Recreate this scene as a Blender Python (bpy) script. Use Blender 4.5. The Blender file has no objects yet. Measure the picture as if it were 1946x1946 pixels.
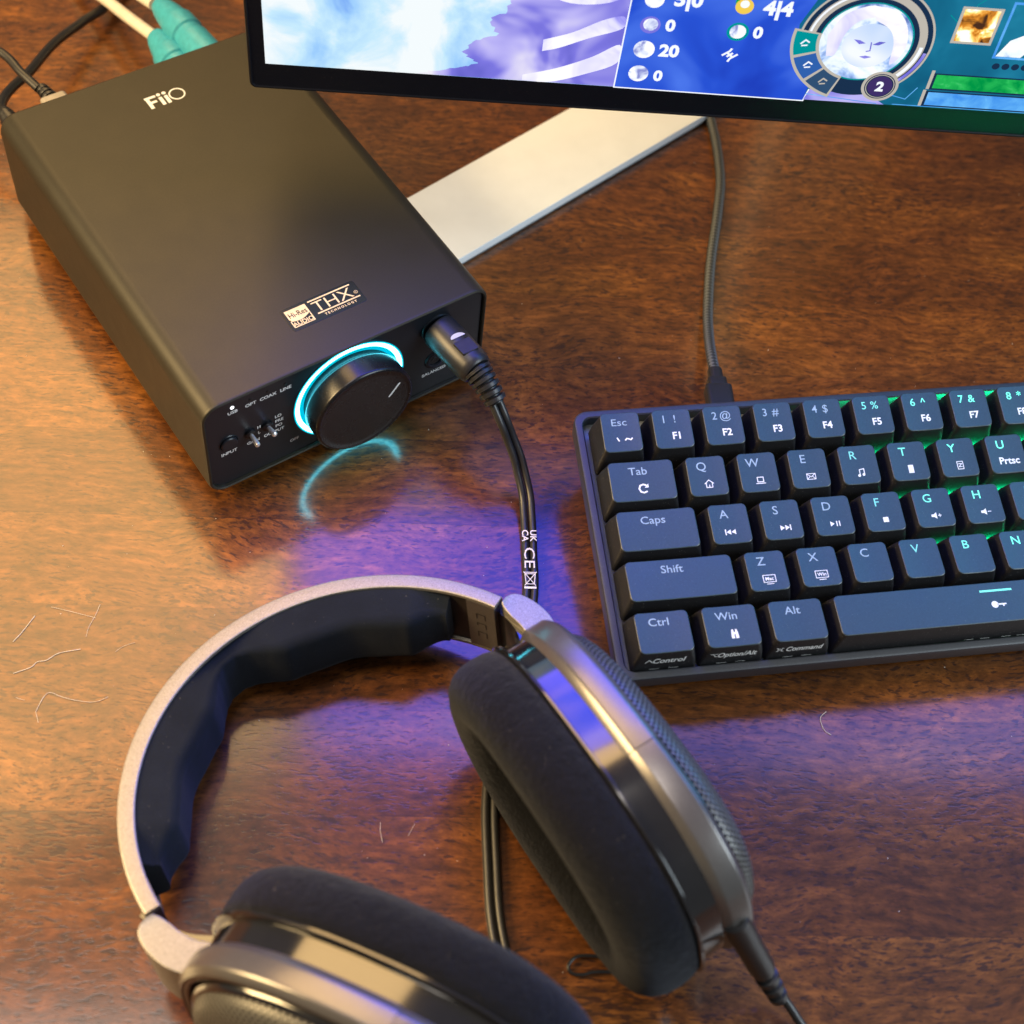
import bpy, bmesh, math, random
import numpy as np
from mathutils import Vector, Matrix
from mathutils.geometry import tessellate_polygon
random.seed(7)
MM = 0.001
scene = bpy.context.scene
COL = scene.collection
V = Vector

# ---------------------------------------------------------------- camera
cam_d = bpy.data.cameras.new('camera'); cam = bpy.data.objects.new('camera', cam_d); COL.objects.link(cam)
scene.camera = cam
RW = Matrix(((0.82646278, -0.5571466, 0.08091314), (-0.42616877, -0.7130279, -0.55675074), (0.36788511, 0.42565111, -0.82672951)))
xr, yd, fw = RW[0], RW[1], RW[2]
m3 = Matrix((xr, -yd, -fw)).transposed()
cam.matrix_world = Matrix.Translation(V((-119.7, -310.2, 481.45)) * MM) @ m3.to_4x4()
cam_d.sensor_width = 36; cam_d.lens = 53.9; cam_d.clip_start = 0.01; cam_d.clip_end = 30
cam_d.dof.use_dof = True; cam_d.dof.focus_distance = 0.565; cam_d.dof.aperture_fstop = 10.0

# ---------------------------------------------------------------- world, lights, exposure
w = bpy.data.worlds.new('World'); scene.world = w; w.use_nodes = True
bg = w.node_tree.nodes['Background']; bg.inputs[0].default_value = (0.84, 0.82, 0.82, 1); bg.inputs[1].default_value = 0.11

def area(name, loc, target, size, power, color, sy=None):
    d = bpy.data.lights.new(name, 'AREA'); o = bpy.data.objects.new(name, d); COL.objects.link(o)
    d.energy = power; d.color = color; d.size = size
    if sy: d.shape = 'RECTANGLE'; d.size_y = sy
    o.location = V(loc) * MM
    o.rotation_euler = (V(target) - V(loc)).to_track_quat('-Z', 'Y').to_euler()
    return o
area('warm_lamp', (-430, 190, 380), (-40, -20, 0), 0.26, 6.0, (1.0, 0.70, 0.33), 0.26)
area('back_lamp', (135, 820, 1150), (20, 60, 0), 0.75, 10.0, (1.0, 0.63, 0.25), 0.75)
area('window_light', (560, -780, 560), (60, -120, 0), 0.5, 6.5, (0.80, 0.93, 1.0), 0.6)
area('ceiling_light', (-200, 60, 1350), (0, -50, 0), 0.5, 4.0, (1.0, 0.90, 0.80))
scene.view_settings.view_transform = 'Standard'
scene.view_settings.look = 'None'
scene.view_settings.gamma = 1
scene.view_settings.use_curve_mapping = False
scene.view_settings.exposure = 0.35
scene.render.engine = 'CYCLES'
scene.cycles.max_bounces = 8

# ---------------------------------------------------------------- materials
def nodes(name):
    m = bpy.data.materials.new(name); m.use_nodes = True
    nt = m.node_tree; b = nt.nodes['Principled BSDF']
    return m, nt, b
def tc(nt, scale, rot=0, kind='Object'):
    t = nt.nodes.new('ShaderNodeTexCoord'); mp = nt.nodes.new('ShaderNodeMapping')
    nt.links.new(t.outputs[kind], mp.inputs[0])
    mp.inputs['Scale'].default_value = scale; mp.inputs['Rotation'].default_value = (0, 0, rot)
    return mp
def noise(nt, src, scale, detail=4, rough=.5):
    n = nt.nodes.new('ShaderNodeTexNoise'); n.inputs['Scale'].default_value = scale
    n.inputs['Detail'].default_value = detail; n.inputs['Roughness'].default_value = rough
    if src: nt.links.new(src.outputs[0], n.inputs['Vector'])
    return n
def ramp(nt, src, stops, inter='LINEAR'):
    r = nt.nodes.new('ShaderNodeValToRGB'); nt.links.new(src, r.inputs[0]); r.color_ramp.interpolation = inter
    e = r.color_ramp.elements
    while len(e) < len(stops): e.new(.5)
    for k, (p_, c) in enumerate(stops):
        e[k].position = p_; e[k].color = (c[0], c[1], c[2], 1) if not isinstance(c, float) else (c, c, c, 1)
    return r
def mixc(nt, a, b, fac, mode='MIX'):
    m = nt.nodes.new('ShaderNodeMix'); m.data_type = 'RGBA'; m.blend_type = mode
    for k, v_ in ((6, a), (7, b), (0, fac)):
        if hasattr(v_, 'links'): nt.links.new(v_, m.inputs[k])
        elif isinstance(v_, (int, float)): m.inputs[k].default_value = v_ if k == 0 else (v_, v_, v_, 1)
        else: m.inputs[k].default_value = (*v_, 1)
    return m.outputs[2]
def math_(nt, op, a, b=0.0):
    m = nt.nodes.new('ShaderNodeMath'); m.operation = op
    for k, v_ in ((0, a), (1, b)):
        if hasattr(v_, 'links'): nt.links.new(v_, m.inputs[k])
        else: m.inputs[k].default_value = v_
    return m.outputs[0]
def bump(nt, b, h, dist, strength=1.0):
    n = nt.nodes.new('ShaderNodeBump'); n.inputs['Distance'].default_value = dist; n.inputs['Strength'].default_value = strength
    nt.links.new(h, n.inputs['Height']); nt.links.new(n.outputs[0], b.inputs['Normal'])
def pm(name, base, rough=.5, metal=0.0, var=.12, vscale=300, bdist=0.0, bscale=2500, coat=0.0, spec=.5, dust=0.0, rvar=0.06):
    """procedural plastic / metal: slight mottling, fine grain bump, optional dust specks"""
    m, nt, b = nodes(name)
    mp = tc(nt, (1, 1, 1)); n = noise(nt, mp, vscale, 5, .6)
    lo = tuple(c * (1 - var) for c in base); hi = tuple(min(1, c * (1 + var)) for c in base)
    col = ramp(nt, n.outputs[0], [(.3, lo), (.7, hi)]).outputs[0]
    if dust:
        d = noise(nt, mp, 2600, 2, .5)
        f = ramp(nt, d.outputs[0], [(.70, 0.0), (.76, float(dust))]).outputs[0]
        col = mixc(nt, col, (.45, .43, .40), f)
    nt.links.new(col, b.inputs['Base Color'])
    n2 = noise(nt, mp, 90, 4, .6)
    r = nt.nodes.new('ShaderNodeMapRange'); nt.links.new(n2.outputs[0], r.inputs[0])
    r.inputs[3].default_value = max(.02, rough - rvar); r.inputs[4].default_value = rough + rvar
    nt.links.new(r.outputs[0], b.inputs['Roughness'])
    b.inputs['Metallic'].default_value = metal; b.inputs['Specular IOR Level'].default_value = spec
    b.inputs['Coat Weight'].default_value = coat; b.inputs['Coat Roughness'].default_value = .08
    if bdist: bump(nt, b, noise(nt, mp, bscale, 2, .5).outputs[0], bdist * MM)
    return m
def em(name, color, strength, color2=None, scale=20, detail=4, kind='Object', stops=None, sc3=(1, 1, 1)):
    m = bpy.data.materials.new(name); m.use_nodes = True; nt = m.node_tree
    nt.nodes.remove(nt.nodes['Principled BSDF']); e = nt.nodes.new('ShaderNodeEmission')
    nt.links.new(e.outputs[0], nt.nodes['Material Output'].inputs[0]); e.inputs[1].default_value = strength
    if color2 is None and stops is None: e.inputs[0].default_value = (*color, 1)
    else:
        n = noise(nt, tc(nt, sc3, 0, kind), scale, detail, .55)
        n.inputs['Distortion'].default_value = .6
        nt.links.new(ramp(nt, n.outputs[0], stops or [(.35, color), (.65, color2)]).outputs[0], e.inputs[0])
    return m

def wood_material():
    m, nt, b = nodes('mahogany_veneer')
    L = nt.links
    A = math.radians(33)                                          # grain runs along the desk's long side
    mp = tc(nt, (1, 1, 1), A)
    sep = nt.nodes.new('ShaderNodeSeparateXYZ'); L.new(mp.outputs[0], sep.inputs[0])
    wob = noise(nt, mp, 6, 2, .5)
    strip = math_(nt, 'MULTIPLY', math_(nt, 'ADD', sep.outputs[1], .0464), 1 / 0.039)
    sid = math_(nt, 'FLOOR', strip)
    wn = nt.nodes.new('ShaderNodeTexWhiteNoise'); wn.noise_dimensions = '1D'; L.new(sid, wn.inputs['W'])
    # per-strip offset vector
    off = nt.nodes.new('ShaderNodeVectorMath'); off.operation = 'SCALE'; L.new(wn.outputs['Color'], off.inputs[0]); off.inputs['Scale'].default_value = 0.5
    add = nt.nodes.new('ShaderNodeVectorMath'); L.new(mp.outputs[0], add.inputs[0]); L.new(off.outputs[0], add.inputs[1])
    # wavy grain direction
    wv = noise(nt, None, 9, 3, .5); L.new(add.outputs[0], wv.inputs['Vector'])
    wsub = nt.nodes.new('ShaderNodeVectorMath'); wsub.operation = 'SCALE'; L.new(wv.outputs['Color'], wsub.inputs[0]); wsub.inputs['Scale'].default_value = .038
    add2 = nt.nodes.new('ShaderNodeVectorMath'); L.new(add.outputs[0], add2.inputs[0]); L.new(wsub.outputs[0], add2.inputs[1])
    def stretched(sx, sy, scale, detail, rough=.55):
        s = nt.nodes.new('ShaderNodeMapping'); L.new(add2.outputs[0], s.inputs[0]); s.inputs['Scale'].default_value = (sx, sy, 1)
        return noise(nt, s, scale, detail, rough)
    big = stretched(.5, 1.0, 24, 5, .62)
    mot = stretched(.38, 1.0, 400, 5, .70)
    fib = stretched(.10, 1.0, 330, 4, .6)
    col = ramp(nt, big.outputs[0], [(.26, (.074, .0215, .0050)), (.50, (.130, .0410, .0074)), (.74, (.220, .0760, .0115))]).outputs[0]
    col = mixc(nt, col, ramp(nt, mot.outputs[0], [(.32, .42), (.5, .95), (.66, 1.55)]).outputs[0], 1.0, 'MULTIPLY')
    col = mixc(nt, col, ramp(nt, fib.outputs[0], [(.3, .68), (.7, 1.25)]).outputs[0], 1.0, 'MULTIPLY')
    tone = ramp(nt, wn.outputs['Value'], [(0, .86), (1, 1.12)]).outputs[0]
    col = mixc(nt, col, tone, 1.0, 'MULTIPLY')
    # short dark pores, denser in some places than in others
    po = stretched(.30, 1.0, 900, 2, .5); dens = stretched(.6, 1.0, 34, 3, .5)
    pv_ = math_(nt, 'ADD', po.outputs[0], math_(nt, 'MULTIPLY', math_(nt, 'SUBTRACT', dens.outputs[0], .5), .35))
    pmask = ramp(nt, pv_, [(.56, 0.0), (.65, 1.0)]).outputs[0]
    col = mixc(nt, col, (.020, .0075, .0060), math_(nt, 'MULTIPLY', pmask, .75))
    # strip joints
    fr = math_(nt, 'FRACT', strip); j = math_(nt, 'LESS_THAN', fr, .007)
    col = mixc(nt, col, (.03, .008, .004), math_(nt, 'MULTIPLY', j, .5))
    L.new(col, b.inputs['Base Color'])
    rn = noise(nt, mp, 22, 4, .6)
    r = nt.nodes.new('ShaderNodeMapRange'); L.new(rn.outputs[0], r.inputs[0]); r.inputs[3].default_value = .34; r.inputs[4].default_value = .46
    L.new(r.outputs[0], b.inputs['Roughness']); b.inputs['Specular IOR Level'].default_value = .22
    b.inputs['Coat Weight'].default_value = .85; b.inputs['Coat Roughness'].default_value = .14; b.inputs['Coat IOR'].default_value = 1.6
    hsum = math_(nt, 'ADD', math_(nt, 'MULTIPLY', pmask, -.6), math_(nt, 'MULTIPLY', noise(nt, mp, 1400, 3, .6).outputs[0], .5))
    bn = nt.nodes.new('ShaderNodeBump'); bn.inputs['Distance'].default_value = .00004; bn.inputs['Strength'].default_value = .35
    L.new(hsum, bn.inputs['Height']); L.new(bn.outputs[0], b.inputs['Normal']); L.new(bn.outputs[0], b.inputs['Coat Normal'])
    return m
M = {}
M['wood'] = wood_material()
M['amp'] = pm('black_anodised_aluminium', (.036, .0325, .0225), .46, .40, .10, 1500, .012, 5000, spec=.45)
M['panel'] = pm('satin_black_panel', (.010, .012, .016), .34, 0, .1, 900, dust=.10, spec=.40)
M['knob'] = pm('black_knob', (.007, .007, .008), .27, .0, .1, 900, dust=.30, spec=.45)
M['knob_face'] = pm('knob_face', (.008, .008, .009), .45, .0, .1, 900, dust=.25, spec=.35)
M['print'] = pm('white_print', (.78, .78, .76), .5)
M['gold_print'] = pm('cream_print', (.74, .58, .32), .45)
M['badge'] = pm('badge_black', (.010, .010, .010), .22)
M['ring'] = em('ring_light', (.11, .80, 1.0), 13)
M['ring_glow'] = em('ring_glow', (.0, .46, .66), 1.0)
M['led_white'] = em('white_led', (.9, .95, 1), 3.0)
M['steel'] = pm('polished_steel', (.80, .77, .72), .28, .75)
M['rubber'] = pm('black_rubber', (.016, .016, .017), .38, 0, .15, 1200, .01)
M['cable'] = pm('cable_rubber', (.022, .021, .020), .36, 0, .15, 900)
M['jack_dark'] = pm('dark_socket', (.004, .004, .005), .4)
M['teal'] = pm('teal_plastic', (.05, .36, .48), .40, 0, .12, 400)
M['white_cable'] = pm('cream_cable', (.72, .66, .56), .45)
M['tan_plug'] = pm('grey_plug', (.30, .27, .23), .4)
M['bezel'] = pm('monitor_bezel', (.0035, .0045, .009), .38, 0, .1, 900, dust=.12, spec=.18)
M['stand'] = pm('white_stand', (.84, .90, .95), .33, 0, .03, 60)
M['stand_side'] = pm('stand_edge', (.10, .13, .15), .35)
M['case'] = pm('keyboard_case', (.030, .034, .044), .42, 0, .1, 1200, .01, 4000, dust=.25)
M['key'] = pm('keycap_screen_tint', (.014, .034, .040), .42, 0, .22, 1500, .015, 4000, dust=.25, spec=.80)  # black plastic; teal in the top's colour paints the screen's blue sheen
M['key_side'] = pm('keycap_side', (.0105, .0105, .012), .50, 0, .15, 1200, .01, 4000, dust=.8)
M['plate'] = pm('switch_plate', (.17, .18, .18), .45)
M['leg_dim'] = pm('legend_dim', (.30, .40, .46), .5)
M['titan'] = None
def titan(name, base, var, rough):
    m, nt, b = nodes(name)
    mp = tc(nt, (1, 1, 1)); n = noise(nt, mp, 2600, 3, .8); n0 = noise(nt, mp, 60, 3, .5)
    lo = tuple(c * (1 - var) for c in base); hi = tuple(min(1, c * (1 + var)) for c in base)
    nt.links.new(ramp(nt, n.outputs[0], [(.35, lo), (.65, hi)]).outputs[0], b.inputs['Base Color'])
    b.inputs['Metallic'].default_value = .62; b.inputs['Roughness'].default_value = rough
    b.inputs['Coat Weight'].default_value = .15; b.inputs['Coat Roughness'].default_value = .2
    return m
M['titan'] = titan('champagne_metallic_paint', (.31, .29, .25), .36, .50)
M['titan_dark'] = titan('bronze_metallic_paint', (.155, .148, .142), .14, .28)
M['gloss'] = pm('glossy_black_shell', (.010, .010, .011), .13, .0, .1, 200, coat=.8, spec=.8, rvar=.03)
M['matte'] = pm('matte_black_plastic', (.018, .016, .015), .42, 0, .15, 800, .01)
def fabric(name, base, sheen, bd, bs, noisy=.25):
    m, nt, b = nodes(name)
    mp = tc(nt, (1, 1, 1)); n = noise(nt, mp, bs, 3, .7); n1 = noise(nt, mp, 55, 4, .6)
    c1 = ramp(nt, n.outputs[0], [(.3, tuple(c * (1 - noisy) for c in base)), (.7, tuple(c * (1 + noisy) for c in base))]).outputs[0]
    c2 = ramp(nt, n1.outputs[0], [(.3, .8), (.7, 1.2)]).outputs[0]
    col = mixc(nt, c1, c2, 1.0, 'MULTIPLY')
    sp = noise(nt, mp, 1500, 1, .5); f = ramp(nt, sp.outputs[0], [(.775, 0.0), (.80, .30)]).outputs[0]
    nt.links.new(mixc(nt, col, (.5, .45, .4), f), b.inputs['Base Color'])
    b.inputs['Roughness'].default_value = .95; b.inputs['Specular IOR Level'].default_value = .15
    b.inputs['Sheen Weight'].default_value = sheen; b.inputs['Sheen Roughness'].default_value = .45
    b.inputs['Sheen Tint'].default_value = (.66, .70, .80, 1)
    h = math_(nt, 'ADD', n.outputs[0], math_(nt, 'MULTIPLY', noise(nt, mp, 240, 4, .65).outputs[0], 1.7))
    bump(nt, b, h, bd * MM, .8)
    return m
M['velour'] = fabric('black_velour', (.0040, .0046, .0066), .15, .8, 1300, .5)
M['pad_cloth'] = fabric('black_cloth', (.008, .011, .017), .12, .16, 2600, .2)
def grille():
    m, nt, b = nodes('perforated_grille')
    t = nt.nodes.new('ShaderNodeTexCoord'); mp = nt.nodes.new('ShaderNodeMapping'); nt.links.new(t.outputs['UV'], mp.inputs[0])
    mp.inputs['Rotation'].default_value = (0, 0, math.radians(45)); mp.inputs['Scale'].default_value = (.64, .64, .64)
    v = nt.nodes.new('ShaderNodeTexVoronoi'); v.voronoi_dimensions = '2D'; v.inputs['Randomness'].default_value = 0; v.inputs['Scale'].default_value = 1
    nt.links.new(mp.outputs[0], v.inputs['Vector'])
    r = ramp(nt, v.outputs['Distance'], [(.26, 0.0), (.36, 1.0)])
    nt.links.new(mixc(nt, (.002, .002, .002), (.11, .108, .10), r.outputs[0]), b.inputs['Base Color'])
    nt.links.new(math_(nt, 'MULTIPLY', r.outputs[0], .6), b.inputs['Specular IOR Level'])
    nt.links.new(math_(nt, 'MULTIPLY', r.outputs[0], .2), b.inputs['Metallic'])
    b.inputs['Roughness'].default_value = .38
    bump(nt, b, r.outputs[0], .35 * MM)
    return m
M['grille'] = grille()
def braid():
    m, nt, b = nodes('braided_sleeve')
    t = nt.nodes.new('ShaderNodeTexCoord'); mp = nt.nodes.new('ShaderNodeMapping'); nt.links.new(t.outputs['UV'], mp.inputs[0])
    mp.inputs['Rotation'].default_value = (0, 0, math.radians(45)); mp.inputs['Scale'].default_value = (.75, .75, 1)
    c = nt.nodes.new('ShaderNodeTexChecker'); nt.links.new(mp.outputs[0], c.inputs[0]); c.inputs['Scale'].default_value = 1.0
    c.inputs[1].default_value = (.11, .125, .135, 1); c.inputs[2].default_value = (.020, .024, .027, 1)
    nt.links.new(c.outputs[0], b.inputs['Base Color']); b.inputs['Roughness'].default_value = .55
    bump(nt, b, c.outputs[1], .1 * MM)
    return m
M['braid'] = braid()

# ---------------------------------------------------------------- mesh helpers (all lengths in millimetres)
class MB:
    def __init__(s): s.v = []; s.f = []; s.m = []; s.uv = {}
    def add(s, vs, fs, mi=0, uvs=None):
        o = len(s.v); s.v += [tuple(x) for x in vs]
        for k, f in enumerate(fs):
            if uvs: s.uv[len(s.f)] = uvs[k]
            s.f.append(tuple(i + o for i in f)); s.m.append(mi)
    def build(s, name, mats, parent=None, smooth=35, origin=(0, 0, 0)):
        me = bpy.data.meshes.new(name); O = V(origin)
        me.from_pydata([(V(x) - O) * MM for x in s.v], [], s.f)
        if not isinstance(mats, (list, tuple)): mats = [mats]
        for m_ in mats: me.materials.append(m_)
        me.polygons.foreach_set('material_index', s.m)
        if s.uv:
            u = me.uv_layers.new(name='UVMap')
            for p_ in me.polygons:
                if p_.index in s.uv:
                    for li, c in zip(p_.loop_indices, s.uv[p_.index]): u.data[li].uv = c
        me.validate()
        if smooth:
            me.polygons.foreach_set('use_smooth', [True] * len(me.polygons))
            me.set_sharp_from_angle(angle=math.radians(smooth))
        o = bpy.data.objects.new(name, me); COL.objects.link(o)
        if smooth and smooth < 60:
            wn_ = o.modifiers.new('weighted_normals', 'WEIGHTED_NORMAL'); wn_.keep_sharp = True; wn_.weight = 80
        if parent is not None: o.parent = parent; o.location = V(origin) * MM - THING_LOC[parent.name] if parent.name in THING_LOC else V(origin) * MM
        else: o.location = V(origin) * MM
        return o
THING_LOC = {}
def thing(name, label, cat, loc=(0, 0, 0), group=None):
    o = bpy.data.objects.new(name, None); COL.objects.link(o); o.empty_display_size = .01
    o.location = V(loc) * MM; o['label'] = label; o['category'] = cat
    if group: o['group'] = group
    THING_LOC[o.name] = V(loc) * MM
    return o
def tag(o, label, cat, group=None):
    o['label'] = label; o['category'] = cat
    if group: o['group'] = group
    return o

class Fr:
    """frame: origin + three axes"""
    def __init__(s, o, x, y, z): s.o, s.x, s.y, s.z = V(o), V(x).normalized(), V(y).normalized(), V(z).normalized()
    def __call__(s, a, b, c=0): return s.o + s.x * a + s.y * b + s.z * c

def rrect(w_, h_, r, n=5, cx=0, cy=0):
    r = min(r, w_ / 2 - 1e-4, h_ / 2 - 1e-4); out = []
    for qx, qy, a0 in ((1, 1, 0), (-1, 1, 90), (-1, -1, 180), (1, -1, 270)):
        for k in range(n + 1):
            a = math.radians(a0 + 90 * k / n)
            out.append((cx + qx * (w_ / 2 - r) + r * math.cos(a), cy + qy * (h_ / 2 - r) + r * math.sin(a)))
    return out
def dense(pts, m=8):
    out = []
    for k, p_ in enumerate(pts):
        q_ = pts[(k + 1) % len(pts)]; L = math.hypot(q_[0] - p_[0], q_[1] - p_[1]); out.append(p_)
        if L > 3: out += [(p_[0] + (q_[0] - p_[0]) * j / m, p_[1] + (q_[1] - p_[1]) * j / m) for j in range(1, m)]
    return out
def loft(mb, rings, mi=0, cap0=True, cap1=True, closed=True, uvf=None):
    """rings: list of equal-length vertex loops"""
    n = len(rings[0]); vs = [p_ for r in rings for p_ in r]; fs = []; uvs = [] if uvf else None
    for k in range(len(rings) - 1):
        for i in range(n if closed else n - 1):
            j = (i + 1) % n
            fs.append((k * n + i, k * n + j, (k + 1) * n + j, (k + 1) * n + i))
            if uvf: uvs.append([uvf(k, i), uvf(k, i + 1), uvf(k + 1, i + 1), uvf(k + 1, i)])
    if cap0:
        fs.append(tuple(range(n))[::-1])
        if uvf: uvs.append([(0, 0)] * n)
    if cap1:
        fs.append(tuple(range((len(rings) - 1) * n, len(rings) * n)))
        if uvf: uvs.append([(0, 0)] * n)
    mb.add(vs, fs, mi, uvs)
def slab(mb, F, w_, h_, z0, z1, r=1.0, bev=.4, cx=0, cy=0, mi=0, n=4, taper=0):
    """rounded-rectangle block standing on frame F between heights z0..z1, upper and lower edges bevelled"""
    rings = []
    for z, ins in ((z0, bev), (z0 + bev * .3, bev * .3), (z0 + bev, 0), (z1 - bev, taper), (z1 - bev * .3, taper + bev * .3), (z1, taper + bev)):
        rings.append([F(a, b, z) for a, b in rrect(w_ - 2 * ins, h_ - 2 * ins, max(.05, r - ins * .6), n, cx, cy)])
    loft(mb, rings, mi)
def revolve(mb, F, prof, n=48, mi=0, cap0=True, cap1=True, arc=None):
    """prof: list of (radius, height along F.z)"""
    if arc:
        a0, a1 = map(math.radians, arc)
        rings = [[F(r * math.cos(a0 + (a1 - a0) * i / n), r * math.sin(a0 + (a1 - a0) * i / n), z) for i in range(n + 1)] for r, z in prof]
        loft(mb, rings, mi, False, False, False)
    else:
        rings = [[F(r * math.cos(2 * math.pi * i / n), r * math.sin(2 * math.pi * i / n), z) for i in range(n)] for r, z in prof]
        loft(mb, rings, mi, cap0, cap1)
def spline(pts, n=12):
    P = [V(p_) for p_ in pts]; P = [P[0] * 2 - P[1]] + P + [P[-1] * 2 - P[-2]]; out = []
    for k in range(1, len(P) - 2):
        for i in range(n):
            t = i / n; a, b, c, d = P[k - 1], P[k], P[k + 1], P[k + 2]
            out.append(.5 * ((2 * b) + (c - a) * t + (2 * a - 5 * b + 4 * c - d) * t * t + (3 * b - a - 3 * c + d) * t ** 3))
    out.append(P[-2]); return out
def frames(path, up=V((0, 0, 1))):
    out = []
    for i, p_ in enumerate(path):
        t = (path[min(i + 1, len(path) - 1)] - path[max(i - 1, 0)]).normalized()
        s_ = t.cross(up).normalized(); u = s_.cross(t).normalized(); out.append((p_, t, s_, u))
    return out
def tube(mb, pts, r, n=12, mi=0, smooth_n=12, up=V((0, 0, 1)), off=(0, 0), uv=False):
    path = spline(pts, smooth_n) if smooth_n else [V(p_) for p_ in pts]
    rings = []; L = [0]
    rr = r if callable(r) else (lambda t: r)
    fr = frames(path, up)
    for i, (p_, t, s_, u) in enumerate(fr):
        q = p_ + s_ * off[0] + u * off[1]; R = rr(i / (len(fr) - 1))
        rings.append([q + (s_ * math.cos(2 * math.pi * k / n) + u * math.sin(2 * math.pi * k / n)) * R for k in range(n)])
        if i: L.append(L[-1] + (fr[i][0] - fr[i - 1][0]).length)
    loft(mb, rings, mi, True, True, True, (lambda k, i: (L[k], i / n * 8)) if uv else None)
def strokes(mb, F, lines, w_, z=0.0, mi=0, t=.03, wrap=None):
    """flat polylines of width w_ lying on frame F"""
    for ln in lines:
        for (x0, y0), (x1, y1) in zip(ln[:-1], ln[1:]):
            dx, dy = x1 - x0, y1 - y0; l = math.hypot(dx, dy) or 1e-6; nx, ny = -dy / l * w_ / 2, dx / l * w_ / 2
            ex, ey = dx / l * w_ * .3, dy / l * w_ * .3
            q = [(x0 + nx - ex, y0 + ny - ey), (x0 - nx - ex, y0 - ny - ey), (x1 - nx + ex, y1 - ny + ey), (x1 + nx + ex, y1 + ny + ey)]
            mb.add([F(a, b, z + (wrap(a) if wrap else 0)) for a, b in q], [(0, 1, 2, 3)], mi)
            z += .0015
def poly(mb, F, pts, z=0.0, mi=0):
    mb.add([F(a, b, z) for a, b in pts], [tuple(range(len(pts)))], mi)
def disc(mb, F, cx, cy, r, z=0.0, mi=0, n=40, r0=None, a0=0, a1=360):
    if r0 is None: poly(mb, F, [(cx + r * math.cos(2 * math.pi * i / n), cy + r * math.sin(2 * math.pi * i / n)) for i in range(n)], z, mi); return
    vs = []; fs = []
    for i in range(n + 1):
        a = math.radians(a0 + (a1 - a0) * i / n)
        vs += [F(cx + r0 * math.cos(a), cy + r0 * math.sin(a), z), F(cx + r * math.cos(a), cy + r * math.sin(a), z)]
    for i in range(n): fs.append((2 * i, 2 * i + 1, 2 * i + 3, 2 * i + 2))
    mb.add(vs, fs, mi)
_tc = {}
def text(mb, F, s, h, x=0, y=0, z=.05, align='CENTER', bold=0.0, mi=0, sx=1.0, sp=1.0, wrap=None, shear=0.0):
    """lettering of capital height h, centred vertically on y"""
    key = (s, bold, sp, shear)
    if key not in _tc:
        c = bpy.data.curves.new('t', 'FONT'); c.body = s; c.size = 1; c.offset = bold; c.space_character = sp; c.shear = shear; c.resolution_u = 3
        o = bpy.data.objects.new('t', c); me = bpy.data.meshes.new_from_object(o)
        _tc[key] = ([v_.co.copy() for v_ in me.vertices], [tuple(p_.vertices) for p_ in me.polygons])
        bpy.data.meshes.remove(me); bpy.data.objects.remove(o); bpy.data.curves.remove(c)
    vs, fs = _tc[key]
    if not vs: return
    k = h / .70; x0 = min(q.x for q in vs); x1 = max(q.x for q in vs)
    o = {'CENTER': (x0 + x1) / 2, 'LEFT': x0, 'RIGHT': x1}[align]
    out = []
    for q in vs:
        a = x + (q.x - o) * k * sx; b = y + (q.y - .35) * k
        out.append(F(a, b, z + (wrap(a) if wrap else 0)))
    mb.add(out, fs, mi)

# ================================================================ THE DESK
mb = MB(); D = Fr((150, 60, 0), (math.cos(-.45), math.sin(-.45), 0), (math.sin(.45), math.cos(.45), 0), (0, 0, 1))
slab(mb, D, 1500, 1150, -30, 0, 6, 2)
desk = mb.build('desk', M['wood']); desk['kind'] = 'structure'

# ================================================================ THE AMPLIFIER
AW, AD, AH, AB = 120.0, 167.5, 54.8, 4.4
amp = thing('headphone_amplifier', 'black metal desktop headphone amplifier with a cyan lit volume knob', 'amplifier', (60, 84, 0))
FA = Fr((60, 0, (AH + AB) / 2), (1, 0, 0), (0, 0, 1), (0, -1, 0))     # front: x right, y up, z towards the viewer
hh = AH - AB
mb = MB()
rings = []
for ins, y in ((3, 168.5), (.8, 168), (0, 166.8), (0, -.2), (.35, -1.0), (1.0, -1.35), (1.5, -1.0), (1.7, 0.6)):
    rings.append([V((60 + a, y, (AH + AB) / 2 + b)) for a, b in rrect(AW - 2 * ins, hh - 2 * ins, 7.5 - ins, 8)])
loft(mb, rings, 0, True, False)
mb.build('body', M['amp'], amp, 30)
mb = MB(); rings = []
for ins, z in ((1.7, -2), (1.7, -.25), (1.95, 0)):
    rings.append([FA(a, b, z) for a, b in rrect(AW - 2 * ins, hh - 2 * ins, 7.5 - ins, 8)])
loft(mb, rings, 0, True, True)
mb.build('front_panel', M['panel'], amp, 30)
for sx in (14, 106):
    for sy in (14, 150):
        mb = MB(); revolve(mb, Fr((sx, sy, 0), (1, 0, 0), (0, 1, 0), (0, 0, 1)), [(6, 0), (6.5, .5), (6.5, 4.6)], 24)
        mb.build('foot', M['rubber'], amp)
FP = Fr((0, 0, 0), (1, 0, 0), (0, 0, 1), (0, -1, 0))                  # front-panel coordinates in millimetres
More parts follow.
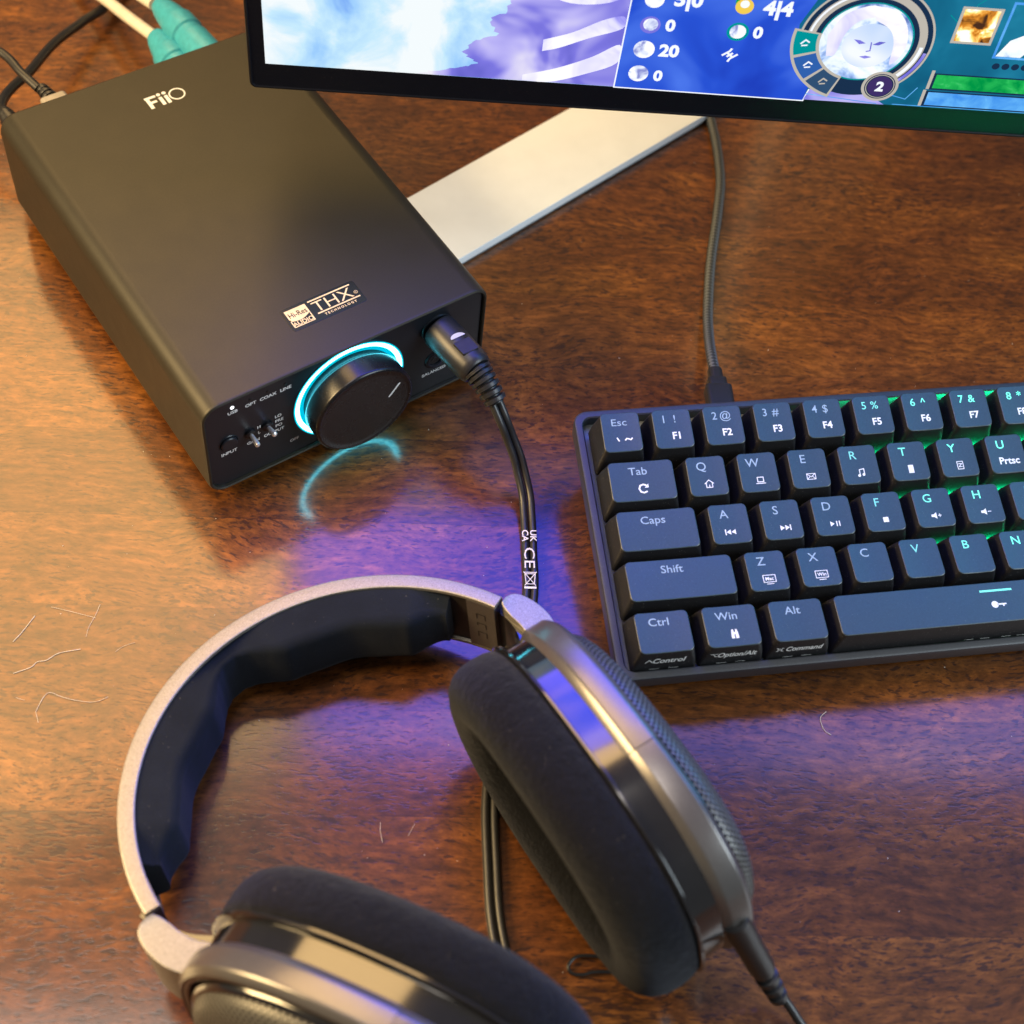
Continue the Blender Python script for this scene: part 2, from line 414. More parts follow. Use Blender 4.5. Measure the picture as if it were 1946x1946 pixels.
# knob (centre 60, 29.6)
FK = Fr((60, 0, 29.6), (1, 0, 0), (0, 0, 1), (0, -1, 0))
mb = MB()
prof = [(23.9, .03), (23.7, .35), (23.0, .5), (21.6, .45)]
revolve(mb, FK, prof, 96, 0, False, False); mb.build('ring_trim', M['panel'], amp)
mb = MB(); revolve(mb, FK, [(23.0, .52), (22.5, .74), (21.4, .62), (21.0, .2)], 96, 0, False, False); mb.build('light_ring', M['ring'], amp, 60)
mb = MB(); revolve(mb, FK, [(21.25, .35), (20.6, .15), (19.3, .12)], 96, 0, False, False); revolve(mb, FK, [(23.6, .52), (23.0, .56)], 96, 0, False, False); mb.build('guide_and_halo', M['ring_glow'], amp, 60)  # inner light guide; outer band is the ring's halo painted as emission
knob = MB()
revolve(knob, FK, [(19.2, .1), (19.4, 2.4), (20.4, 3.2), (20.6, 4.0), (20.6, 11.0), (20.5, 11.6), (20.1, 12.1), (19.5, 12.3), (18.9, 12.15), (18.6, 11.9), (17, 11.85)], 96, 0, True, True)
kn = knob.build('volume_knob', M['knob'], amp, 40)
mb = MB(); strokes(mb, FK, [[(14.7, 6.7), (10.3, 1.4)]], .85, 11.95)
mb.build('pointer', M['print'], kn, 0)
# writing on the front
mb = MB()
for s, x in (('USB', 12.8), ('OPT', 20.0), ('COAX', 27.0), ('LINE', 34.1)): text(mb, FP, s, 1.6, x, 46.0, .05, bold=.03)
text(mb, FP, 'INPUT', 1.6, 9.8, 24.1, .05, bold=.02); text(mb, FP, 'GAIN', 1.5, 19.6, 24.2, .05, bold=.02)
text(mb, FP, 'H', 1.5, 22.3, 31.0, .05, bold=.02); text(mb, FP, 'L', 1.5, 22.3, 27.9, .05, bold=.02)
for s, z in (('LO', 32.4), ('PRE', 29.7), ('PO', 27.0)): text(mb, FP, s, 1.5, 29.0, z, .05, 'LEFT', bold=.02)
text(mb, FP, 'OUTPUT', 1.5, 28.2, 24.2, .05, bold=.02); text(mb, FP, 'OFF', 1.5, 36.3, 14.1, .05, bold=.02)
mb.build('panel_lettering', M['print'], amp, 0)
mb = MB(); text(mb, FP, 'BALANCED', 1.5, 98.1, 16.2, .05, bold=.02); strokes(mb, FP, [[(96.8, 29.4), (99.6, 29.4)]], .5, .05)
mb.build('socket_lettering', M['print'], amp, 0)
for k, x in enumerate((12.8, 20.0, 27.0, 34.1)):
    mb = MB(); F = Fr((x, 0, 48.6), (1, 0, 0), (0, 0, 1), (0, -1, 0))
    revolve(mb, F, [(.75, 0), (.7, .12), (.3, .2)], 16); o = mb.build('indicator_light', M['led_white'] if k == 0 else M['jack_dark'], amp)
    if k == 0: o['label'] = 'lit white indicator light above the word USB'
mb = MB(); F = Fr((9.9, 0, 29.8), (1, 0, 0), (0, 0, 1), (0, -1, 0))
revolve(mb, F, [(4.0, .02), (3.75, .3), (3.5, .05), (3.35, .02), (3.3, .9), (3.0, 1.25), (1.5, 1.3)], 40); mb.build('input_button', M['panel'], amp)
def toggle(x, z, up):
    mb = MB(); F = Fr((x, 0, z), (1, 0, 0), (0, 0, 1), (0, -1, 0)); revolve(mb, F, [(2.2, .02), (2.2, 1.0), (1.7, 1.3), (1.3, 1.3)], 24)
    b = mb.build('toggle_switch', M['jack_dark'], amp)
    mb = MB(); d = V((0, -1, up)).normalized(); F = Fr(V((x, -.6, z)), (1, 0, 0), d.cross(V((1, 0, 0))), d)
    revolve(mb, F, [(.8, 0), (.85, 1.6), (1.05, 4.6), (1.0, 5.4), (.5, 5.8)], 20); mb.build('lever', M['steel'], b)
toggle(18.6, 29.8, -.12); toggle(25.6, 29.8, .2)
def socket(z, r, name):
    mb = MB(); F = Fr((98.2, 0, z), (1, 0, 0), (0, 0, 1), (0, -1, 0))
    revolve(mb, F, [(r + 2.0, .02), (r + 1.8, .5), (r + .7, .75), (r + .2, .5), (r, -3)], 40, 0, False, False)
    o = mb.build(name, M['panel'], amp)
    mb = MB(); revolve(mb, F, [(r + .1, .03), (r * .55, .04), (r * .5, .25), (r * .3, .05)], 32); mb.build('socket_hole', M['jack_dark'], o)
socket(23.2, 2.6, 'balanced_socket')
socket(42.0, 4.6, 'phone_socket')
# logo and badge on the top
FT = Fr((0, 0, AH), (1, 0, 0), (0, 1, 0), (0, 0, 1))
mb = MB(); 
# F i i O drawn with bars
lx, ly, lh = 54.6, 143.9, 6.4
strokes(mb, FT, [[(lx + .7, ly), (lx + .7, ly + lh - .6)]], 1.5, .06)
strokes(mb, FT, [[(lx + .1, ly + lh - .6), (lx + 4.1, ly + lh - .6)], [(lx + .9, ly + 2.9), (lx + 3.5, ly + 2.9)]], 1.25, .065)
for dx in (5.8, 8.2):
    strokes(mb, FT, [[(lx + dx, ly), (lx + dx, ly + 3.9)]], 1.45, .06); disc(mb, FT, lx + dx, ly + 5.9, .85, .07, n=20)
disc(mb, FT, lx + 12.7, ly + 3.0, 3.35, .06, 0, 48, 2.75)
mb.build('brand_logo', M['print'], amp, 0)
mb = MB(); slab(mb, FT, 30.8, 11.4, -.2, .12, 1.2, .08, 61.5, 20.2)
bd = mb.build('badge', M['badge'], amp)
mb = MB(); zb = .16
FB = Fr((61.5, 20.2, AH), (1, 0, 0), (0, 1, 0), (0, 0, 1))
# square mark on the left with a curved division
sq = 8.6; x0 = -14.2; y0 = -sq / 2
top = [(x0, y0 + sq), (x0, y0 + 3.4)] + [(x0 + sq * t, y0 + 3.4 + .0 - 1.1 * math.sin(math.pi * t * .9) + 1.5 * t ** 2) for t in [i / 10 for i in range(1, 11)]] + [(x0 + sq, y0 + sq)]
poly(mb, FB, top[::-1] if False else top, zb)
strokes(mb, FB, [[(x0 + .2, y0 + 4), (x0 + .2, y0 + .2), (x0 + sq - .2, y0 + .2), (x0 + sq - .2, y0 + 5)]], .4, zb)
text(mb, FB, 'Hi-Res', 2.4, x0 + sq / 2, y0 + 5.9, zb + .04, sx=.80, mi=1, bold=.01)
text(mb, FB, 'AUDIO', 1.9, x0 + sq / 2, y0 + 1.5, zb + .03, sx=.95, bold=.02)
# the four-letter-wide mark on the right
x1, x2 = -3.6, 14.0
strokes(mb, FB, [[(x1 - .6, 4.3), (x2 - .9, 4.3)]], .6, zb)
text(mb, FB, 'THX', 5.0, (x1 + x2) / 2 - .9, .95, zb + .012, sx=1.12, bold=-.006)
strokes(mb, FB, [[(x1 + .2, -2.3), (x2, -2.3)]], .6, zb)
text(mb, FB, 'TECHNOLOGY', 1.0, (x1 + x2) / 2, -3.8, zb, sp=1.55, sx=1.0, bold=.03)
disc(mb, FB, x2 - .4, .0, .75, zb, 0, 20, .6); text(mb, FB, 'R', .7, x2 - .4, 0, zb)
mb.build('badge_lettering', [M['gold_print'], M['badge']], bd, 0)
# rear sockets
mb = MB()
for x in (86, 98):
    F = Fr((x, 168, 30), (1, 0, 0), (0, 0, -1), (0, 1, 0)); revolve(mb, F, [(5, .4), (4.6, 1.2), (4, 1.2), (4, 6), (2.4, 6)], 24)
mb.build('rear_socket', M['steel'], amp)

# ================================================================ CABLES BEHIND THE AMPLIFIER
def white_lead(pts, plug_a, plug_b, label):
    t = thing('audio_cable', label, 'cable', plug_a, 'cream cables with teal plugs behind the amplifier')
    mb = MB(); tube(mb, pts, 2.7, 16); mb.build('cord', M['white_cable'], t)
    a, b = V(plug_a), V(plug_b); z = (b - a).normalized(); x = z.cross(V((0, 0, 1))).normalized(); L = (b - a).length
    mb = MB(); F = Fr(a, x, z.cross(x), z)
    revolve(mb, F, [(5.6, 0), (7.6, .8), (7.6, L * .38), (7.0, L * .40), (7.0, L * .47), (7.8, L * .49), (7.8, L * .66), (6.9, L * .70), (6.4, L * .78), (6.0, L * .84), (5.2, L * .93), (4.2, L)], 28)
    mb.build('plug', M['teal'], t)
    return t
white_lead([(95.5, 229, 31), (94, 262, 22), (99, 300, 10), (120, 345, 4), (160, 400, 4)], (99.5, 180, 33), (96.4, 224.5, 33.5), 'cream cable whose teal plug stands higher and fully in view')
white_lead([(88, 212, 27.5), (85.5, 252, 18), (84, 300, 8), (92, 350, 4), (120, 400, 4)], (88, 176, 26), (88.5, 214, 27), 'cream cable with teal plug mostly hidden below the other one')
t = thing('data_cable', 'thin black cable crossing to a grey plug in the rear of the amplifier', 'cable', (29, 178, 40))
mb = MB(); tube(mb, [(-40, 300, 40), (2, 240, 46), (19, 215, 46), (22.5, 199, 44.5), (25, 189, 43)], 1.9, 14); mb.build('cord', M['rubber'], t)
F = Fr((27, 186, 41.5), (1, 0, 0), V((0, .05, 1)), V((-.10, 1, .05)))
mb = MB(); slab(mb, Fr((28.5, 169, 41), (1, 0, 0), (0, 0, 1), (-.08, 1, .04)), 11, 8, 0, 12, 1.5, .6); mb.build('plug', M['tan_plug'], t)
mb = MB()
for k in range(4): revolve(mb, Fr(V((27.6, 180.5, 41.4)) + V((-.14, 1, .1)) * 2.3 * k, (1, 0, .0), (0, -.1, 1), (-.14, 1, .1)), [(3.6 - .3 * k, 0), (3.7 - .3 * k, .4), (3.6 - .3 * k, 1.3), (2.4, 1.5), (2.4, 2.4)], 20)
mb.build('strain_relief', M['rubber'], t)
t = thing('power_cable', 'black power cable looping round to the left rear corner of the amplifier', 'cable', (9, 180, 32))
mb = MB(); tube(mb, [(180, 360, 3), (130, 310, 3), (93, 272, 6), (71, 257, 11), (51, 241, 18), (32, 221, 25), (21, 211, 29), (14, 203, 32), (10, 196, 34), (9, 190, 35)], 2.1, 14); mb.build('cord', M['rubber'], t)
mb = MB(); F = Fr((9.5, 169, 36), (1, 0, 0), (0, 0, 1), (0, 1, 0)); revolve(mb, F, [(5.4, 0), (5.4, 10), (4.4, 12), (4.4, 14), (3.6, 14.5), (3.9, 16.5), (3.1, 17), (3.4, 19), (2.6, 19.5), (2.9, 21), (2.2, 23)], 24); mb.build('plug', M['rubber'], t)

# ================================================================ HEADPHONE CABLE
hc = thing('headphone_cable', 'black twin headphone cable with a large straight plug in the amplifier', 'cable', (99.5, -40, 0))
d = (V((100.9, -24.0, 40.0)) - V((98.2, -.9, 42.0))).normalized(); FJ = Fr((98.2, -.9, 42.0), (1, 0, 0), d.cross(V((1, 0, 0))), d)
FJ.x = FJ.y.cross(FJ.z)
mb = MB(); revolve(mb, FJ, [(4.6, 0), (6.8, .3), (7.1, .9), (7.15, 9), (7.1, 16), (6.9, 20.5), (6.4, 22.6), (5.6, 23.4)], 40)
pl = mb.build('plug', M['rubber'], hc)
yj = FJ.y if FJ.y.z > 0 else -FJ.y
FE = Fr(FJ(0, 0, 15.6) + yj * 6.75, (1, 0, 0), -d, yj)
mb = MB(); slab(mb, FE, 6.9, 6.2, -.6, .5, .5, .3)
strokes(mb, FE, [[(-3.1, -2.6), (3.1, -2.6), (3.1, 2.6), (-3.1, 2.6), (-3.1, -2.6)], [(-3, -2.5), (-1.0, -2.5), (1.0, 2.5), (3, 2.5)], [(-3, .0), (-1.4, 0), (0, -2.4)], [(3, 0), (1.4, 0), (0, 2.4)]], .42, .55)
mb.build('emblem', M['matte'], pl, 30)
mb = MB(); poly(mb, FE, [(3.0 * math.cos(a), 4.6 + 1.9 * math.sin(a)) for a in [math.pi * i / 16 for i in range(17)]], .48); mb.build('printed_mark', pm('grey_print', (.45, .46, .5), .4), pl, 0)
# strain relief, bending down
sr = spline([FJ(0, 0, 22.6), V((101.5, -29.0, 37.6)), V((102.3, -35.8, 33.0))], 9)
mb = MB(); rings = []
fr = frames(sr)
for i, (q, tt, s_, u) in enumerate(fr):
    base = 5.8 - 1.5 * i / (len(fr) - 1); R = base if (i % 3) else base - 1.35
    for R_, o_ in ((R, -.25), (R, .25)):
        rings.append([q + tt * o_ + (s_ * math.cos(2 * math.pi * k / 20) + u * math.sin(2 * math.pi * k / 20)) * R_ for k in range(20)])
loft(mb, rings); mb.build('strain_relief', M['rubber'], hc, 25)
cp = [(102.1, -34, 34.2), (102.4, -40.6, 28), (103.2, -45.4, 21), (103.4, -50.4, 15.5), (102.6, -55.4, 10.6), (100.6, -62, 6.6), (97.2, -68.4, 4.2), (93.2, -75.3, 2.7), (89.2, -81.6, 2), (79, -97.1, 1.7), (63, -114, 1.7), (43, -133, 1.7), (24.6, -153, 1.7), (11, -174, 1.7), (-1.5, -197, 1.7), (-12, -230, 1.7), (-14, -262, 1.7), (4, -292, 1.7), (34, -300, 1.7)]
mb = MB(); tube(mb, cp, 1.45, 14, off=(-1.5, 0)); mb.build('strand', M['cable'], hc)
mb = MB(); tube(mb, cp + [(52, -288, 1.7), (60.5, -276, 3), (60.6, -268, 6.5), (59.6, -262, 10)], 1.45, 14, off=(1.5, 0)); mb.build('strand', M['cable'], hc)
# printed marks along the cable
pa, pb = V((93.8, -74.2, 4.7)), V((80.0, -95.5, 3.22))
dx = (pb - pa).normalized(); nz = V((0, 0, 1)) - dx * dx.z; FX = Fr(pa, dx, nz.cross(dx), nz)
mb = MB(); text(mb, FX, 'UK', 2.3, 3.2, 1.55, .12, bold=.02, sx=1.1); text(mb, FX, 'CA', 2.3, 3.2, -1.5, .12, bold=.02, sx=1.1)
text(mb, FX, 'CE', 3.9, 12.5, 0, .02, bold=0.0, sx=1.35)
strokes(mb, FX, [[(19.2, 1.9), (23.4, 1.5), (23.4, -1.5), (19.2, -1.9), (19.2, 1.9)], [(18.6, 2.2), (18.6, -2.2)], [(18.4, 2.4), (24, -2.0)], [(18.4, -2.4), (24, 2.0)]], .28, .02)
strokes(mb, FX, [[(24.9, -2), (24.9, 2)]], .8, .02)
mb.build('printed_marks', M['print'], hc, 0)

# ================================================================ HEADPHONES
al, t0 = math.radians(10.5), math.radians(-76.7)
h2 = V((-math.sin(t0), math.cos(t0), 0)); hd = V((math.cos(t0), math.sin(t0), 0))
h1 = hd * math.cos(al) + V((0, 0, math.sin(al))); hn = hd * -math.sin(al) + V((0, 0, math.cos(al)))
FH = Fr((-49, -73.5, 28.6), h1, h2, hn)
hp = thing('headphones', 'open-back over-ear headphones with champagne headband lying on the desk', 'headphones', (0, -150, 0))
CE, CX, RO, RI = 16.5, 75.9, 78.9, 73.0
def hb(phi, r, n): return FH(CX - r * math.cos(phi), CE + r * math.sin(phi), n)
PH = math.radians(78)
NB = 90
def band(mb, prof, p0, p1, n=NB, mi=0, caps=True):
    """prof(t, phi) -> list of (radius, height)"""
    rings = []
    for i in range(n + 1):
        ph = p0 + (p1 - p0) * i / n
        rings.append([hb(ph, r, z) for r, z in prof(ph)])
    loft(mb, rings, mi, caps, caps)
BH = -28.0
def shell(ph):
    ro = RO - .6 * (abs(ph) / PH) ** 2; ri = RI + .2
    return [(ro - .8, 0), (ro - .25, -.25), (ro, -.9), (ro + .35, BH / 2), (ro, BH + .9), (ro - .25, BH + .25), (ro - .8, BH), (ri + .5, BH), (ri, BH + .4), (ri, BH + 1.6), (ri + 3.0, BH + 2.2), (ri + 3.0, -2.2), (ri, -1.6), (ri, -.4), (ri + .5, 0)]
mb = MB(); band(mb, shell, -PH, PH); mb.build('headband', M['titan'], hp, 40)
# inner lining and end blocks
mb = MB(); band(mb, lambda ph: [(RI + 3.1, -2.3), (RI + 3.1, BH + 2.3), (RI + 1.2, BH + 2.3), (RI + 1.2, -2.3)], -PH * .985, PH * .985)
mb.build('lining', M['matte'], hp, 40)
for s in (-1, 1):
    mb = MB(); band(mb, lambda ph: [(RI + 3.0, -1.9), (RI + 3.0, BH + 1.9), (RI + .1, BH + 1.9), (RI + .1, -1.9)], s * math.radians(69.5), s * math.radians(77.8), 8)
    o = mb.build('end_block', M['titan_dark'], hp, 40)
    mb = MB()
    ph = s * math.radians(73.5); q = hb(ph, RI, BH / 2); tz = (hb(ph, RI - 1, BH / 2) - q); Fq = Fr(q, hn, tz.cross(hn) * s, tz)
    if s > 0: 
        for k in (-1, 0, 1): strokes(mb, Fq, [[(k * 5 - 1.3, -1.6), (k * 5 + 1.3, -1.6), (k * 5 + 1.3, 1.6), (k * 5 - 1.3 * (k != 0), 1.6)]], .35, .03)
    else: strokes(mb, Fq, [[(-5, -1.5), (5, -1.5)]], .35, .03)
    mb.build('embossing', M['matte'], o, 0)
def cushion(p1, name='headband_cushion'):
    mb = MB(); rings = []; n = 150
    sm = lambda x: (lambda y: y * y * (3 - 2 * y))(max(0.0, min(1.0, x)))
    for i in range(n + 1):
        ph = -p1 + 2 * p1 * i / n; ad = math.degrees(abs(ph)); pe = math.degrees(p1)
        a = sm((ad - 1.5) / 15); b = sm((pe - ad) / 11)
        th = 3.4 + 9.4 * a; th *= (1 - .06 * math.sin(math.pi * ad / pe)) * (.32 + .68 * b)
        th += .35 * math.sin(ad * .31) + .15 * math.sin(ad * 1.7 + 1) * (1 - a)
        dn = 2.0 + 1.6 * (1 - a) + 2.6 * (1 - b)
        lo, hi = BH + dn, -dn + .8
        ri = RI + 2.4; re = RI - th; rc = min(4.6, th * .5)
        sec = [(ri, hi), (RI - .3, hi + .1)]
        for k in range(9):
            a_ = math.pi / 2 * k / 8; sec.append((re + rc - rc * math.sin(a_), hi - 1.0 - 1.5 * a - rc * .9 * (1 - math.cos(a_))))
        for k in range(9):
            a_ = math.pi / 2 * k / 8; sec.append((re + rc - rc * math.cos(a_), lo + rc * (1 - math.sin(a_))))
        sec.append((ri, lo))
        rings.append([hb(ph, r, z) for r, z in sec])
    loft(mb, rings); mb.build(name, M['pad_cloth'], hp, 80)
cushion(math.radians(64.5))

TH = [2 * math.pi * i / 120 for i in range(120)]
def cupset(center, ang, rise, lean, sgn, which):
    t, rs = math.radians(ang), math.radians(rise)
    m = V((math.cos(t) * math.cos(rs), math.sin(t) * math.cos(rs), math.sin(rs)))
    n = (V((0, 0, 1)) - m * m.z).normalized(); o = m.cross(n)
    v_ = n * math.cos(lean) + o * math.sin(lean); wv = m.cross(v_) * sgn
    F = Fr(center, m, v_, wv)
    A_, B_, E_ = 57.3, 40.9, 2.44
    def loop(ins, off, ths=TH):
        r = []
        for a in ths:
            c, s = math.cos(a), math.sin(a)
            r.append(F(math.copysign(abs(c) ** (2 / E_), c) * (A_ - ins), math.copysign(abs(s) ** (2 / E_), s) * (B_ - ins), off))
        return r
    def closed(prof, name, mat, sm=40, parent=hp, arc=None):
        mb = MB()
        if arc: ths = [arc[0] + (arc[1] - arc[0]) * i / 70 for i in range(71)]
        else: ths = TH
        cols = [loop(i_, o_, ths) for i_, o_ in prof]
        n_ = len(ths); k_ = len(prof)
        vs = [p_ for c in cols for p_ in c]; fs = []
        for k in range(k_):
            k2 = (k + 1) % k_
            for i in range(n_ if not arc else n_ - 1):
                j = (i + 1) % n_; fs.append((k * n_ + i, k * n_ + j, k2 * n_ + j, k2 * n_ + i))
        if arc: fs.append(tuple(k * n_ for k in range(k_))); fs.append(tuple(k * n_ + n_ - 1 for k in range(k_))[::-1])
        mb.add(vs, fs); return mb.build(name, mat, parent, sm)
    # velour pad: a fat soft ring
    prof = [(1.2, -.6), (-.6, -2), (-1.3, -5), (-1.5, -9), (-1.1, -13), (.2, -16.5), (2.8, -19.4), (6.5, -21.2), (11, -21.8), (15.5, -20.6), (19, -18), (21, -14), (21.5, -8), (20.5, -1)]
    closed(prof, 'ear_pad', M['velour'], 80)
    # cloth over the driver inside the pad
    mb = MB(); mb.add(loop(20, -4) + [F(0, 0, -3)], [(i, (i + 1) % 120, 120) for i in range(120)]); mb.build('driver_cloth', M['pad_cloth'], hp, 80)
    # glossy black shell between pad and frame
    closed([(-.6, -1.0), (-1.2, -.6), (-1.2, .1), (-.6, .5), (1.0, .7), (1.2, 9.5), (4, 9.5), (4, -1)], 'shell', M['gloss'], 30)
    # metallic frame ring
    closed([(2.6, 8.0), (1.6, 8.1), (.9, 8.8), (-.3, 10.6), (-.6, 11.4), (-.6, 16.8), (-.35, 17.6), (.6, 18.4), (2.2, 19.0), (3.0, 18.7), (3.4, 17.6), (3.4, 9)], 'frame_ring', M['titan_dark'], 50)
    # yoke arm wrapping the upper half of the frame
    e0 = math.radians(81)
    yk = closed([(1.8, 7.7), (.9, 8.1), (-.4, 10.1), (-.95, 11.2), (-1.0, 16.6), (-.7, 17.5), (.2, 18.5), (.8, 19.1), (1.2, 18.8), (1.2, 9)], 'yoke', M['titan_dark'], 50, hp, (e0, 2 * math.pi - e0))
    # black lip then the perforated grille dome
    closed([(3.5, 15.5), (3.9, 16), (4.2, 18.8), (5.0, 20.2), (6.0, 20.4), (6.8, 19.2), (6.8, 15)], 'grille_lip', M['gloss'], 50)
    prof = [(6.0, 18.6), (6.1, 20.8), (6.9, 22.7), (8.4, 24.4), (10.8, 25.9), (14, 27.0), (18, 27.8), (23, 28.3), (29, 28.6), (36, 28.7)]
    mb = MB(); rings = [loop(i_, o_) for i_, o_ in prof]
    L = [0]
    for (a, b), (c, d_) in zip(prof[:-1], prof[1:]): L.append(L[-1] + math.hypot(a - c, b - d_))
    per = [0]
    for i in range(120): per.append(per[-1] + (rings[1][(i + 1) % 120] - rings[1][i]).length)
    loft(mb, rings, 0, False, True, True, lambda k, i: (per[i], L[k]))
    mb.build('grille', M['grille'], hp, 80)
    return F
F1 = cupset((35.8, -187.7, 44.9), -93.8, 10.3, math.radians(9), -1, 'r')
F2 = cupset((-51.5, -212.1, 44.3), -59.7, 10.8, math.radians(-5.8), 1, 'l')
# bent links between the headband ends and the yokes
for s, F, pts in ((1, F1, None), (-1, F2, None)):
    e = lambda a, b, n_: FH(a, CE + s * b, n_)
    inn = spline([(61.2, 74.6, 0), (63.4, 73.6, 0), (67, 73.0, 0), (71.5, 72.6, 0), (76, 71.0, 0), (80.5, 68.0, 0)], 5)
    out = spline([(60.6, 77.6, 0), (61.0, 80.2, 0), (63.6, 82.2, 0), (69, 83.2, 0), (75.5, 82.6, 0), (82, 80.0, 0)], 5)
    mb = MB(); rings = []
    for i, (p_, q_) in enumerate(zip(inn, out)):
        k = i / (len(inn) - 1); z0 = -.3 - 2.6 * k; z1 = BH + .8 + 3 * k; g = (q_ - p_).normalized() * .6
        sec = [(p_ + g, z0), (q_ - g, z0), (q_ - g * .3, z0 - .2), (q_, z0 - .7), (q_, z1 + .7), (q_ - g, z1), (p_ + g, z1), (p_, z1 + .7), (p_, z0 - .7), (p_ + g * .3, z0 - .2)]
        rings.append([e(c_.x, c_.y, z_) for c_, z_ in sec])
    loft(mb, rings); mb.build('link_arm', M['titan'], hp, 28)
    mb = MB(); rings = []
    sl = [e(56, 75.5, 0), e(61, 75.0, 0), e(67, 74.3, 0), e(73, 72.0, 0), e(79, 67.5, 0)]
    for q, tt, s_, u in frames(spline(sl, 4), hn):
        rings.append([q + s_ * a + hn * b for a, b in [(-1.6, -5.0), (1.6, -5.0), (1.6, BH + 2.2), (-1.6, BH + 2.2)]])
    loft(mb, rings); mb.build('slider', M['gloss'], hp, 40)
# connector at the lower end of the right cup (belongs to the cable)
a = F1(55.5, 4, 12.5); b = V((59.4, -261, 11.5)); z = (b - a).normalized(); x = z.cross(V((0, 0, 1))).normalized(); L = (b - a).length
Fc = Fr(a, x, z.cross(x), z); mb = MB()
revolve(mb, Fc, [(3.4, 0), (4.3, .6), (4.4, L * .18), (4.2, L * .2), (4.1, L * .58), (3.7, L * .64), (2.3, L * .66), (2.3, L * .70), (3.7, L * .71), (3.7, L * .76), (2.2, L * .77), (2.2, L * .82), (3.4, L * .83), (3.4, L * .88), (2.0, L * .89), (2.0, L * .94), (3.1, L * .95), (3.1, L), (1.6, L * 1.02), (1.6, L + 1.4)], 28)
mb.build('cup_connector', M['rubber'], hc, 30)

# ================================================================ KEYBOARD
yaw, sl = -0.44751, math.radians(7.7)
ku = V((math.cos(yaw), math.sin(yaw), 0)); kf = V((-math.sin(yaw), math.cos(yaw), 0))
kv = kf * math.cos(sl) + V((0, 0, math.sin(sl))); kn_ = ku.cross(kv)
O0 = V((124.237, -63.016, 33.79))
KF = Fr(O0, ku, kv, kn_)
VS = math.cos(math.radians(3.97)) / math.cos(sl)                  # row pitch measured on the sloping plane
kb = thing('keyboard', 'compact black mechanical keyboard with green backlit keys on the right', 'keyboard', tuple(KF(143, -48, 0) * 1.0)[:2] + (0,))
KW = 285.75
x0, x1, y0, y1 = -4.4, KW + 4.4, -98.9, 7.3
cx, cy = (x0 + x1) / 2, (y0 + y1) / 2; W_, H_ = x1 - x0, y1 - y0
mb = MB(); rings = []
def kring(ins, z, r): return [KF(a, b, z) for a, b in rrect(W_ - 2 * ins, H_ - 2 * ins, r, 6, cx, cy)]
def kring_floor(ins, zz, r):
    out = []
    for a, b in rrect(W_ - 2 * ins, H_ - 2 * ins, r, 6, cx, cy):
        q = KF(a, b, 0); out.append(V((q.x, q.y, zz)))
    return out
rings = [kring_floor(9, .6, 3), kring_floor(7, 1.2, 4), kring(2.0, -11, 5), kring(.3, -8, 5), kring(0, -1.0, 5), kring(.25, -.3, 5), kring(.9, 0, 4.6), kring(2.6, 0, 4), kring(3.1, -.4, 3.4), kring(3.2, -6, 3.2)]
loft(mb, rings, 0, True, False); mb.build('case', M['case'], kb, 30)
mb = MB(); loft(mb, [kring(3.1, -9, 3.2), kring(3.1, -5.2, 3.2)]); mb.build('switch_plate', M['plate'], kb, 30)
ROWS = [
    [('Esc', 1, '` ~')] + [(a, 1, b) for a, b in (('1 !', 'F1'), ('2 @', 'F2'), ('3 #', 'F3'), ('4 $', 'F4'), ('5 %', 'F5'), ('6 ^', 'F6'), ('7 &', 'F7'), ('8 *', 'F8'), ('9 (', 'F9'), ('0 )', 'F10'), ('- _', 'F11'), ('= +', 'F12'))] + [('Backspace', 2, '')],
    [('Tab', 1.5, 'i:undo')] + [(a, 1, b) for a, b in (('Q', 'i:house'), ('W', 'i:laptop'), ('E', 'i:mail'), ('R', 'i:music'), ('T', 'i:calc'), ('Y', 'i:page'), ('U', 'Prtsc'), ('I', ''), ('O', ''), ('P', ''), ('[', ''), (']', ''))] + [('\\', 1.5, '')],
    [('Caps', 1.75, '')] + [(a, 1, b) for a, b in (('A', 'i:prev'), ('S', 'i:next'), ('D', 'i:play'), ('F', 'i:stop'), ('G', 'i:vol+'), ('H', 'i:vol-'), ('J', ''), ('K', ''), ('L', ''), (';', ''), ("'", ''))] + [('Enter', 2.25, '')],
    [('Shift', 2.25, '')] + [(a, 1, b) for a, b in (('Z', 'i:mac'), ('X', 'i:win'), ('C', ''), ('V', ''), ('B', ''), ('N', ''), ('M', ''), (',', ''), ('.', ''), ('/', ''))] + [('Shift', 2.75, '')],
    [('Ctrl', 1.25, 'f:^ Control'), ('Win', 1.25, 'i:bino'), ('Alt', 1.25, 'f:Command'), ('', 6.25, 'i:key'), ('Alt', 1.25, ''), ('Fn', 1.25, ''), ('Menu', 1.25, ''), ('Ctrl', 1.25, '')],
]
HT = [12.0, 10.1, 9.5, 9.6, 9.5]; TILT = [5, 3.5, 0.5, -3, -3.5]
LIT = {}
def legend_mat(level, row=0):
    """through-lit legends: dim grey when the lamp below is weak, mint green when it is strong"""
    k = int(round(level * 6))
    if k <= 0: return M['leg_dim']
    if k not in LIT:
        m, nt, b = nodes('legend_lit'); b.inputs['Base Color'].default_value = (.2, .55, .5, 1)
        b.inputs['Emission Color'].default_value = (.05, .95, .50, 1); b.inputs['Emission Strength'].default_value = .13 * k ** 1.15
        b.inputs['Roughness'].default_value = .5; LIT[k] = m
    return LIT[k]
